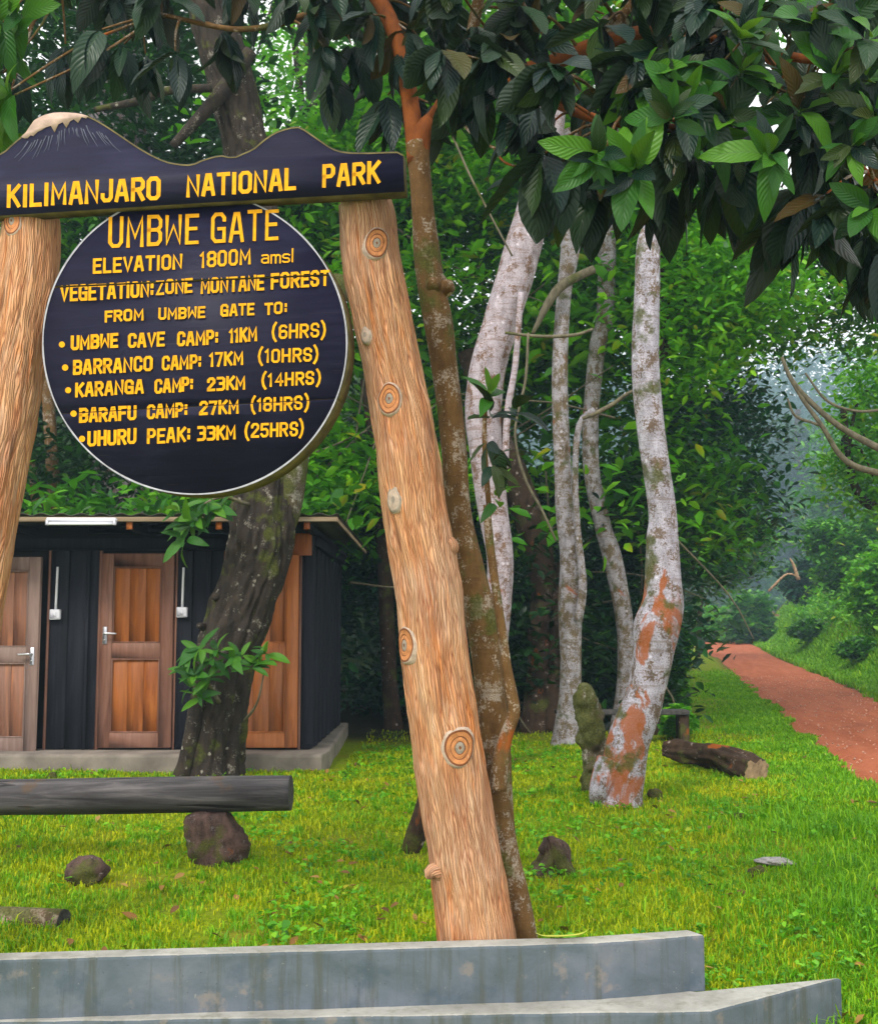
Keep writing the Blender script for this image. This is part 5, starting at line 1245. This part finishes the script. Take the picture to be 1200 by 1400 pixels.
# trunk with pale bark seen over the name board
t, _ = tree('pale_tree', 'thick pale trunk seen between leaves above the snowy peak of the sign', [(150, -60, 80), (156, 60, 84), (160, 150, 88), (166, 300, 90), (176, 600, 96), (182, 1000, 120)], 18.5, 'white_bark2', 30, 60, .08, 2, 71, foot=False)
crown(t, 'crown', [(P(120, -120, 19), (3.2, 2.4, 1.8))], 240, 12, .35, .2, 'bg_leaf', 85)

# ------------------------------------------------------------------ forest masses
def mass(name, n, per, spread, size, mat, seed, box, thr=-.1, fscale=.45, droop=.35, keep=None):
    r = np.random.default_rng(seed); (x0, x1), (y0, y1), (z0, z1) = box
    C = np.stack([r.uniform(x0, x1, n * 3), r.uniform(y0, y1, n * 3), r.uniform(z0, z1, n * 3)], 1)
    C[:, 2] += np.maximum(ter(C[:, 0], C[:, 1]), 0)
    d = fbm(C[:, 0] * fscale, C[:, 1] * fscale, C[:, 2] * fscale * 1.2, seed)
    m = d > thr
    if keep is not None: m &= keep(C)
    C = C[m][:n]
    off = r.normal(0, 1, (len(C), per, 3)) * np.array([spread, spread, spread * .6])
    c = (C[:, None] + off).reshape(-1, 3); c = c[c[:, 2] > ter(c[:, 0], c[:, 1]) + .03]
    V, Q = leaf_cloud(c, size, r, .5, droop)
    return link(name, mesh(name, V, Q, mats=[M[mat]]), kind='stuff', label=None)
def skygap(C):
    a = C[:, 0] / C[:, 1] * 1600 + 600; e = 868 - (C[:, 2] - 1.28) / C[:, 1] * 1600
    return ~((((a - 395) / 75) ** 2 + ((e - 105) / 85) ** 2) < 1 + .5 * fbm(C[:, 0] * .8, C[:, 1] * .8, C[:, 2] * .8, 91))
def noshed(C): return skygap(C) & ~((C[:, 0] < XR + 1.2) & (C[:, 1] < BY + .9) & (C[:, 2] < 3.0)) & (C[:, 0] < roadL(C[:, 1]) - .6)
def stuff_label(o, s, c): o['label'] = s; o['category'] = c; return o
S = stuff_label
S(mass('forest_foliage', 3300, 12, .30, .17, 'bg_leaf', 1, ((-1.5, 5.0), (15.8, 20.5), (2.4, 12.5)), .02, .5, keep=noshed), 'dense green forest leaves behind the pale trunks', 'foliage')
S(mass('forest_foliage', 3900, 12, .30, .18, 'shade_leaf', 11, ((-12, -1.2), (15.8, 20.5), (2.4, 12.5)), .0, .5, keep=noshed), 'shade-toned forest leaves above and behind the shed', 'foliage')
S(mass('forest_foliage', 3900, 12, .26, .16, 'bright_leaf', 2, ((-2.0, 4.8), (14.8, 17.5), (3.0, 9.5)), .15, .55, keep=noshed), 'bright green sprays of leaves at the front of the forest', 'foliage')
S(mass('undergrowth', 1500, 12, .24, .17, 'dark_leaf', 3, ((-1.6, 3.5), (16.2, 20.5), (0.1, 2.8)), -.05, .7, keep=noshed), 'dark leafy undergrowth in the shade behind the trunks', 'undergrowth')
S(mass('undergrowth', 700, 12, .22, .17, 'shade_leaf', 4, ((0.6, 3.2), (15.2, 19.5), (0.1, 3.6)), .12, .7, keep=noshed), 'shade-toned undergrowth leaves between the slim trees', 'undergrowth')
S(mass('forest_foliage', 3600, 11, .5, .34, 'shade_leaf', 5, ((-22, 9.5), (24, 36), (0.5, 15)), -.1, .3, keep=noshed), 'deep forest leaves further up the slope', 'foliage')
S(mass('creeper_leaves', 300, 9, .25, .21, 'bg_leaf', 6, ((-6.6, -1.2), (13.2, 15.8), (2.35, 2.95)), -.2, .8), 'broad green creeper leaves hanging over the shed roof', 'foliage')

# bare sticks and vines tangled in the forest edge
vm = MB(); r = np.random.default_rng(8)
for k in range(46):
    x = r.uniform(-1.2, 3.0); y = r.uniform(14.6, 17); z = r.uniform(.5, 7); L = r.uniform(.8, 3.0); a = r.uniform(0, 6.28)
    d = np.array([math.cos(a) * .8, .2 * r.normal(), r.normal(-.3, .9)]); d /= np.linalg.norm(d)
    p = np.array([x, y, z]); vm.tube([p, p + d * L * .5 + r.normal(0, .12, 3), p + d * L + r.normal(0, .2, 3)], [.016, .012, .006], 6, rings=9, cap=False)
o = link('vine_stems', vm.mesh('vine_stems', M['twig'], True), kind='stuff'); S(o, 'thin bare vine stems tangled at the forest edge', 'vines')
for k, (rows, Y, lab) in enumerate([
    ([(610, 165, 3), (640, 235, 3.5), (668, 290, 3), (700, 350, 3)], 7.6, 'thin straight pale stem slanting past the brown branch fork'),
    ([(722, 455, 3.5), (718, 520, 4), (704, 590, 3.5), (716, 650, 4), (742, 700, 3.5), (760, 740, 3)], 8.4, 'thin hanging pale vine between the leaning and slim trees'),
    ([(690, 455, 4), (740, 460, 5), (785, 458, 5), (810, 450, 4)], 8.8, 'thin level twig crossing behind the slim speckled trunk'),
    ([(892, 530, 5), (862, 536, 5), (838, 552, 6), (812, 566, 6), (796, 572, 5)], 9.2, 'thin arching twig crossing the crooked slender tree')]):
    pts, rad = px_tube(rows, Y); link('vine', tube_mesh('vine', M['twig'], pts, rad, seg=8, rings=24), label=lab, cat='vine', loc=pts[0])

# ------------------------------------------------------------------ road side, right
def bush(name, label, u, v, rxp, rzp, ncl, mat, size=9, per=12, spread=.22, extra=(), seed=0, cat='bush', group=None, Y=None):
    """u, v: where it stands; radii and leaf size in pixels of the photograph"""
    g = PT(u, v)
    if Y: g = np.array([P(u, v, Y)[0], Y, 0.]); g[2] = float(ter(g[0], Y))
    k = g[1] / F; t = empty(name, g, label, cat, group)
    c = g + np.array([0, 0, rzp * k * .75])
    bl = [(c, (rxp * k, rxp * k * .9, rzp * k))] + [(c + np.array([a * k, d, b * k]), (q * k, q * k * .9, q2 * k)) for a, b, d, q, q2 in extra]
    crown(t, 'foliage', bl, ncl, per, spread * rxp * k * .55, size * k, mat, seed + int(u), droop=.25)
    mb = MB()
    for q in range(5):
        a = q * 1.3; mb.tube([g - np.array([0, 0, .1]), (g + c) / 2 + np.array([math.cos(a), math.sin(a), 0]) * rxp * k * .15, c + np.array([math.cos(a), math.sin(a), .1]) * rxp * k * .4], [.03, .02, .008], 6, rings=8, cap=False)
    link('stems', mb.mesh('stems', M['twig'], True), t, kind='stuff')
    return t
bush('bush', 'rounded bright green bush crowning the bare earth bank at the road bend', 1062, 828, 48, 34, 460, 'bright_leaf', extra=((34, 14, .5, 34, 26),))
bush('bush', 'dark bluish bush above the grassy bank right of the bend', 1112, 826, 44, 40, 400, 'dark_leaf', 9)
bush('bush', 'large green bush on the bank under the tree at the picture edge', 1165, 812, 50, 55, 520, 'bg_leaf', 10, extra=((30, 40, .4, 40, 35), (-30, 30, .2, 35, 30)))
bush('bush', 'yellow-green bush at the very edge of the view above the road bank', 1205, 850, 44, 60, 420, 'bright_leaf', 10)
t = bush('flowering_bush', 'tall bush topped with white blossom on the roadside bank', 1135, 800, 46, 42, 420, 'bg_leaf', 9, extra=((0, 18, .8, 34, 24),))
r = np.random.default_rng(3); yb_ = t.location.y - 1.0; c = np.array([P(u, v, yb_) for u, v in zip(r.uniform(1098, 1168, 34), 733 + r.normal(0, 5, 34))]); c = (c[:, None] + r.normal(0, .09, (34, 10, 3))).reshape(-1, 3)
V, Q = leaf_cloud(c, .16, r, .8, 0, .8); link('blossom', mesh('blossom', V, Q, mats=[M['flower']]), t)
bush('bush', 'big dark leafy shrub at the verge just behind the rusty tree', 922, 905, 20, 46, 300, 'bg_leaf', 12, Y=17, extra=((6, 60, .3, 22, 40),))
bush('bush', 'low broad-leaved plant between the crooked tree and the road edge', 925, 935, 22, 24, 130, 'bright_leaf', 13, Y=14.5)
bush('bush', 'pale green shrub where the road disappears round the bend', 985, 864, 30, 26, 330, 'bright_leaf', 9, Y=72)
bush('bush', 'shadowy shrub closing the far end of the red road', 945, 870, 42, 34, 420, 'dark_leaf', 9, Y=80)
bush('bush', 'misty green shrub past the bend behind the earth bank', 1025, 850, 36, 40, 330, 'bg_leaf', 9, Y=66)
bush('bush', 'low scrub spilling down the grassy bank beside the near road', 1182, 900, 34, 16, 240, 'bg_leaf', 9)
bush('bush', 'scrubby green patch half way along the roadside bank', 1115, 872, 36, 14, 230, 'bg_leaf', 8)
# earth bank face at the bend
g = PT(1048, 868)
M['earthface'] = bark_mat('bare_red_brown_earth', (.20, .095, .055, 1), (.14, .10, .05, 1), .3, 0, .4, 1.0, 1.0)
link('earth_bank', stone_mesh('earth_bank', M['earthface'], (g[0] + .3, g[1] + .8, g[2] + .25), (68 / F * g[1], 2.6, 74 / F * g[1]), 6, amp=.3), label='bare brown earth bank at the bend of the red road', cat='bank', loc=g)
# broken stick on the bank
link('dead_branch', tube_mesh('dead_branch', M['cutwood'], [P(1050, 808, 36), P(1075, 785, 36), P(1093, 790, 36)], [.04, .03, .02], seg=8, rings=10), label='broken grey branch propped among the bank bushes', cat='branch', loc=P(1050, 808, 36))
link('dead_branch', tube_mesh('dead_branch', M['cutwood'], [P(1091, 793, 36), P(1084, 772, 36), P(1079, 763, 36)], [.06, .045, .015], seg=8, rings=8), label='pale snapped stem sticking up from the bank bushes', cat='branch', loc=P(1091, 793, 36))

def rtree(name, label, base_u, Y, trunk, mat, blobs, ncl, size, lmat, seed, per=12, spread=.3, bark='red_bark', group=None, hollow=.45):
    rows = trunk; pts, rad = px_tube(rows, Y)
    gx = pts[-1][0]; pts[-1][2] = min(pts[-1][2], float(ter(gx, Y)) - .2)
    t = empty(name, pts[-1], label, 'tree', group)
    link('trunk', tube_mesh('trunk', M[bark], pts, rad, seg=14, rings=40, lump=.08), t)
    bl = [(P(a, b, y2), (q, q * .85, q2)) for a, b, y2, q, q2 in blobs]
    crown(t, 'crown', bl, ncl, per, spread, size, lmat, seed, hollow=hollow)
    top = pts[0]
    for k, bb in enumerate(bl):
        link('limb', tube_mesh('limb', M[bark], [pts[min(1, len(pts) - 1)], (pts[0] + np.array(bb[0])) / 2, np.array(bb[0])], [rad[0] * .7, rad[0] * .45, rad[0] * .12], seg=8, rings=12), t)
    return t
rtree('roadside_tree', 'tree with dark bluish drooping crown overhanging the left side of the road', 940, 19, [(918, 560, 8), (914, 700, 10), (908, 880, 12)], None,
      [(955, 620, 19, 1.1, 1.2), (990, 700, 19.5, .95, .8), (940, 740, 18.5, .7, .8), (1005, 590, 20, .8, .7), (975, 530, 19.5, .9, .6)], 640, .15, 'dark_leaf', 21)
rtree('roadside_tree', 'light green tree whose leaves fill the space between rusty tree and road', 930, 15, [(905, 330, 8), (900, 500, 10), (895, 870, 12)], None,
      [(950, 380, 15, 1.0, .8), (1010, 420, 15.5, .9, .6), (935, 480, 15, .6, .7), (1070, 380, 15.5, .8, .45), (970, 460, 16, .8, .6)], 560, .135, 'bright_leaf', 22)
rtree('overhanging_tree', 'leafy tree arching high over the road below the glossy leaves', 1300, 17, [(1220, 250, 18), (1290, 450, 22), (1330, 850, 30)], None,
      [(1120, 330, 17, 1.0, .6), (1190, 380, 17, .9, .6), (1060, 330, 18, .9, .5), (1150, 430, 17.5, .8, .35), (1200, 300, 17, 1.2, .7), (1085, 460, 18, .6, .3), (1195, 470, 18, .6, .35), (1040, 440, 17.5, .6, .5)], 620, .14, 'bg_leaf', 23)
tb = rtree('edge_tree', 'pale curved trunk with yellow-green leaves at the edge above the bank', 1200, 21, [(1152, 560, 9), (1158, 610, 10), (1166, 660, 11), (1185, 690, 13), (1215, 715, 15), (1225, 860, 18)], None,
      [(1195, 530, 21, .7, .8), (1190, 610, 21, .6, .6), (1200, 670, 21, .6, .5), (1150, 640, 22, .35, .4)], 330, .15, 'bright_leaf', 24)
for rows in ([(1068, 488, 5), (1082, 520, 7), (1110, 552, 8), (1150, 585, 9), (1210, 618, 11)], [(1082, 522, 5), (1098, 548, 6), (1124, 584, 7), (1146, 620, 8), (1170, 638, 9), (1215, 650, 10)], [(1076, 545, 3), (1086, 568, 4), (1110, 578, 4), (1122, 582, 4)], [(1100, 510, 3), (1130, 548, 4), (1170, 562, 4), (1210, 560, 4)]):
    pts, rad = px_tube(rows, 13.5); link('limb', tube_mesh('limb', M['twig'], pts, rad, seg=8, rings=24), tb)
rtree('misty_tree', 'tall bluish tree fading in mist straight above the road end', 1060, 150, [(1090, 560, 8), (1088, 700, 9), (1085, 860, 10)], None,
      [(1090, 640, 150, 5.5, 7.0), (1060, 700, 150, 5, 5), (1110, 720, 146, 4.5, 5)], 480, .85, 'mist_leaf', 25, spread=1.25)
rtree('misty_tree', 'lower misty tree directly left of the tall bluish one', 1020, 190, [(1030, 660, 8), (1028, 760, 9), (1025, 860, 10)], None,
      [(1035, 660, 190, 6, 6.5), (1000, 730, 188, 6.5, 6), (1045, 740, 184, 5, 4.5)], 480, 1.0, 'mist_leaf', 26, spread=1.5)
rtree('misty_tree', 'mist-softened tree rising over the blossoming bush', 1140, 95, [(1150, 600, 8), (1150, 700, 9), (1150, 820, 10)], None,
      [(1150, 640, 95, 2.9, 4.2), (1130, 700, 95, 2.9, 2.7), (1185, 600, 98, 3.1, 3.8)], 420, .55, 'bg_leaf', 27, spread=.85)
rtree('misty_tree', 'green tree in mist above the shrub at the bend', 1010, 44, [(990, 720, 6), (962, 780, 6), (952, 860, 7)], None,
      [(1010, 740, 44, 1.3, 1.4), (975, 770, 44, 1.2, 1.1)], 320, .26, 'bg_leaf', 28, spread=.4)
S(mass('distant_forest', 3600, 11, 2.2, 1.7, 'mist_leaf', 31, ((0, 190), (185, 350), (0, 13)), -.3, .06), 'distant forested hillside fading into mist', 'forest')
def near_keep(C): return (C[:, 0] > roadR(C[:, 1]) + 1.5) & (C[:, 0] < roadR(C[:, 1]) + 5)
S(mass('bank_scrub', 4200, 12, .26, .17, 'bright_leaf', 35, ((7, 24), (13, 55), (0, .8)), .0, .6, keep=near_keep), 'uneven low shrubs covering the slope above the road', 'undergrowth')
S(mass('forest_foliage', 420, 8, .34, .25, 'bright_leaf', 36, ((-3, 3.4), (14.6, 17), (2.4, 9)), .1, .6, keep=noshed), 'sprays of larger broad leaves at the forest edge', 'foliage')
def bank_keep(C): return C[:, 0] > roadR(C[:, 1]) + 3.6
S(mass('bank_scrub', 1900, 12, .4, .24, 'bg_leaf', 32, ((8, 30), (13, 60), (0, 1.6)), -.05, .5, keep=bank_keep), 'dense scrub covering the top of the roadside bank', 'undergrowth')

# canopy with sky gaps behind the name board
rtree('gap_tree', 'airy tree with bright sky gaps seen above the sign between its peaks', 420, 26, [(430, -100, 18), (430, 300, 22), (430, 900, 30)], None,
      [(400, 120, 26, 1.4, 1.1), (460, 60, 26, 1.2, 1.0), (430, 180, 25, 1.4, .7), (350, 80, 26, 1.0, 1.2)], 190, .2, 'bright_leaf', 41, spread=.4, hollow=.2)

# ------------------------------------------------------------------ grass
def inpoly(x, y, poly):
    c = np.zeros(len(x), bool); n = len(poly)
    for i in range(n):
        (x1, y1), (x2, y2) = poly[i], poly[i - 1]
        c ^= ((y1 > y) != (y2 > y)) & (x < (x2 - x1) * (y - y1) / (y2 - y1 + 1e-12) + x1)
    return c
def blades(pts, length, width, mat, seed, name, label, lean=.5, cat='grass'):
    r = np.random.default_rng(seed); n = len(pts); L = length * np.exp(r.normal(0, .3, n)); a = r.uniform(0, 2 * np.pi, n); b = a + r.normal(1.57, .5, n)
    d = np.stack([np.cos(a), np.sin(a), 0 * a], 1); s = np.stack([np.cos(b), np.sin(b), 0 * b], 1) * (width / 2)[:, None] if hasattr(width, '__len__') else np.stack([np.cos(b), np.sin(b), 0 * b], 1) * width / 2
    le = np.abs(r.normal(lean, .25, n)); Z = np.array([0, 0, 1.0])
    m = pts + d * (L * le * .35)[:, None] + Z * (L * .62)[:, None]; t = pts + d * (L * le)[:, None] + Z * (L * (1 - .35 * le))[:, None]
    V = np.stack([pts - s - Z * .01, pts + s - Z * .01, m + s * .8, m - s * .8, t], 1).reshape(-1, 3); i = np.arange(n)[:, None] * 5
    Q = i + np.array([[0, 1, 2, 3]]); T = i + np.array([[3, 2, 4]])
    o = link(name, mesh(name, V, Q, T, mats=[M[mat]]), kind='stuff'); o['label'] = label; o['category'] = cat; return o
def field(n, y0, y1, p, rng, half=.40):
    u = rng.random(n); e = 1 - p; Y = (y0 ** e + u * (y1 ** e - y0 ** e)) ** (1 / e); X = rng.uniform(-half, half, n) * (Y + .8) ; return X, Y
r = np.random.default_rng(77)
X, Y = field(330000, 4.6, 15.5, .35, r)
dens = fbm(X * 1.2, Y * 1.2, 0, 41); bare = fbm(X * 2.6, Y * 2.6, 0, 43)
PL = [(-9, 4.2), (1.06, 4.48), (1.74, 4.99), (1.1, 5.12), (-9, 5.0)]
ok = (X < roadL(Y) - .05) & ~inpoly(X, Y, PL) & ~((X < XR + .34) & (Y > 11.16)) & (r.random(len(X)) < .60 + .9 * dens) & (r.random(len(X)) < 1.25 - 1.5 * np.maximum(bare, 0)) & ((Y < 13.4 + fbm(X, Y, 0, 3) + .5 * np.maximum(X, 0)) | (r.random(len(X)) < .15))
X, Y = X[ok], Y[ok]; Lh = .019 + .021 * np.clip(dens[ok] + .5, 0, 1.4)
blades(np.stack([X, Y, ter(X, Y)], 1), Lh, .0032 + .00065 * Y, 'grass', 5, 'grass', 'short bright green lawn grass around the gate and trees', .6)
# longer tufts
X, Y = field(1500, 4.8, 14, .3, r); ok = (X < roadL(Y) - .3) & ~inpoly(X, Y, PL) & ~((X < XR + .4) & (Y > 11.0)); X, Y = X[ok], Y[ok]
sz = np.exp(r.normal(0, .5, len(X))); k = 34
TX = (X[:, None] + r.normal(0, .035, (len(X), k)) * sz[:, None]).ravel(); TY = (Y[:, None] + r.normal(0, .035, (len(X), k)) * sz[:, None]).ravel()
ok = ~inpoly(TX, TY, PL) & ~((TX < XR + .4) & (TY > 11.1)); TX, TY = TX[ok], TY[ok]
blades(np.stack([TX, TY, ter(TX, TY)], 1), .046, .0036 + .0006 * TY, 'tallgrass', 6, 'grass_tufts', 'scattered longer grass tufts in the lawn', .7)
# verge along the road and corner by the platform
Y = r.uniform(4.6, 34, 90000) ** 1.0; Y = 4.6 + (Y - 4.6) ** 1.0 * r.random(90000) ** .9; X = roadL(Y) - np.abs(r.normal(0, .55, len(Y))) + .30 * np.clip(fbm(Y * 2.2, Y * 0, 0, 55), 0, 1) + .02
hn = fbm(X * 1.6, Y * 1.6, 0, 51); ok = ~inpoly(X, Y, PL) & (r.random(len(X)) < .75 + .8 * hn); X, Y = X[ok], Y[ok]; hn = hn[ok]
blades(np.stack([X, Y, ter(X, Y)], 1), (.026 + .040 * np.clip(hn + .35, 0, 1.3)) * (1 + .5 * np.exp(-(Y - 7) ** 2 / 9)), .0040 + .0007 * Y, 'tallgrass', 7, 'verge_grass', 'taller lush grass along the verge of the red road', .6)
Y = 5 + 72 * r.random(110000) ** 1.3; X = roadR(Y) + np.abs(r.normal(0, 2.2, len(Y))) - .30 * np.clip(fbm(Y * 2.0, Y * 0, 0, 56), 0, 1); 
ok = (X < .45 * Y + 3); X, Y = X[ok], Y[ok]
blades(np.stack([X, Y, ter(X, Y)], 1), .13, .006 + .0009 * Y, 'tallgrass', 8, 'bank_grass', 'long grass covering the bank across the red road', .8)
X = r.uniform(1.4, 2.6, 9000); Y = r.uniform(4.3, 7.2, 9000); ok = ~inpoly(X, Y, PL) & (fbm(X * 3, Y * 3, 0, 61) > -.15); X, Y = X[ok], Y[ok]
blades(np.stack([X, Y, ter(X, Y)], 1), .050, .007, 'tallgrass', 9, 'grass_tufts', 'lush longer grass beside the platform corner', .8)
# small broad-leaved weeds and fallen leaves
X, Y = field(5200, 4.8, 14, .3, r); ok = (X < roadL(Y) - .1) & ~inpoly(X, Y, PL) & (fbm(X * 1.5, Y * 1.5, 0, 71) > .1) & ~((X < XR + .4) & (Y > 11.1)); X, Y = X[ok], Y[ok]
c = np.stack([X, Y, ter(X, Y) + r.uniform(.02, .06, len(X))], 1); c = (c[:, None] + r.normal(0, .022, (len(c), 4, 3)) * [1, 1, .4]).reshape(-1, 3); V, Q = leaf_cloud(c, .034, r, .35, .1, .7)
S(link('weeds', mesh('weeds', V, Q, mats=[M['bright_leaf']]), kind='stuff'), 'low broad-leaved weeds among the lawn grass', 'weeds')
X, Y = field(520, 4.8, 15, .3, r); ok = (X < roadL(Y) - .1) & ~inpoly(X, Y, PL) & ~((X < XR + .4) & (Y > 11.1)); X, Y = X[ok], Y[ok]
V, Q = leaf_cloud(np.stack([X, Y, ter(X, Y) + .035], 1), .06, r, .25, 0, .5)
S(link('fallen_leaves', mesh('fallen_leaves', V, Q, mats=[M['fallen']]), kind='stuff'), 'scattered dry brown leaves on the lawn', 'leaves')
# pebbles on the road
Yp = r.uniform(8, 30, 1300); Xp = roadL(Yp) + (roadR(Yp) - roadL(Yp)) * r.random(1300); s = r.uniform(.006, .018, 1300)[:, None]
o6 = np.array([[1, 0, 0], [-1, 0, 0], [0, 1, 0], [0, -1, 0], [0, 0, .7], [0, 0, -.3]]); V = (np.stack([Xp, Yp, ter0(Xp, Yp) + .018], 1)[:, None] + (o6[None] + r.normal(0, .2, (1300, 6, 3))) * s[:, :, None]).reshape(-1, 3)
T = (np.arange(1300)[:, None, None] * 6 + np.array([[0, 2, 4], [2, 1, 4], [1, 3, 4], [3, 0, 4], [2, 0, 5], [1, 2, 5], [3, 1, 5], [0, 3, 5]])[None]).reshape(-1, 3)
M['pebble'] = flat_mat('pale_red_pebble', (.62, .36, .26, 1), .9, .3, 12)
S(link('gravel', mesh('gravel', V, None, T, mats=[M['pebble']]), kind='stuff'), 'small pale stones scattered on the red road', 'gravel')
# yellowed leaf blade on the platform
pts = [PZ(730, 1282, .055), P(745, 1283, 4.85), P(775, 1284, 4.85), P(800, 1276, 4.85), P(806, 1270, 4.85)]
pts = [np.array([p[0], 4.93, max(.056, p[2])]) for p in (P(732, 1276, 4.93), P(745, 1281, 4.93), P(772, 1282, 4.93), P(795, 1277, 4.93), P(806, 1269, 4.93))]
C = catmull(pts, 18); w = np.interp(np.linspace(0, 1, 18), [0, .3, .8, 1], [.004, .014, .010, .001]); V = np.vstack([C + np.array([0, 1, .35]) * w[:, None], C + np.array([0, 0, .000]), C - np.array([0, 1, -.35]) * w[:, None]])
Q = [[k, k + 1, 19 + k, 18 + k] for k in range(17)] + [[18 + k, 19 + k, 37 + k, 36 + k] for k in range(17)]
link('fallen_leaf_blade', mesh('fallen_leaf_blade', V, Q, smooth=True, mats=[M['yellowleaf']]), label='curled yellowed leaf blade lying on the platform beside the posts', cat='leaf', loc=pts[0])

# ------------------------------------------------------------------ haze
mb = MB(); mb.box((25, 200, 36), (420, 460, 78.5))
hz = mb.mesh('haze', []); hm_ = bpy.data.materials.new('thin_mist'); hm_.use_nodes = True; nt = hm_.node_tree; nt.nodes.clear()
ou = nt.nodes.new('ShaderNodeOutputMaterial'); pvn = nt.nodes.new('ShaderNodeVolumePrincipled')
pvn.inputs['Color'].default_value = (.55, .80, 1.0, 1); pvn.inputs['Density'].default_value = .0019; pvn.inputs['Anisotropy'].default_value = .2
nt.links.new(pvn.outputs[0], ou.inputs['Volume']); hz.materials.clear(); hz.materials.append(hm_)
link('haze', hz, kind='stuff')
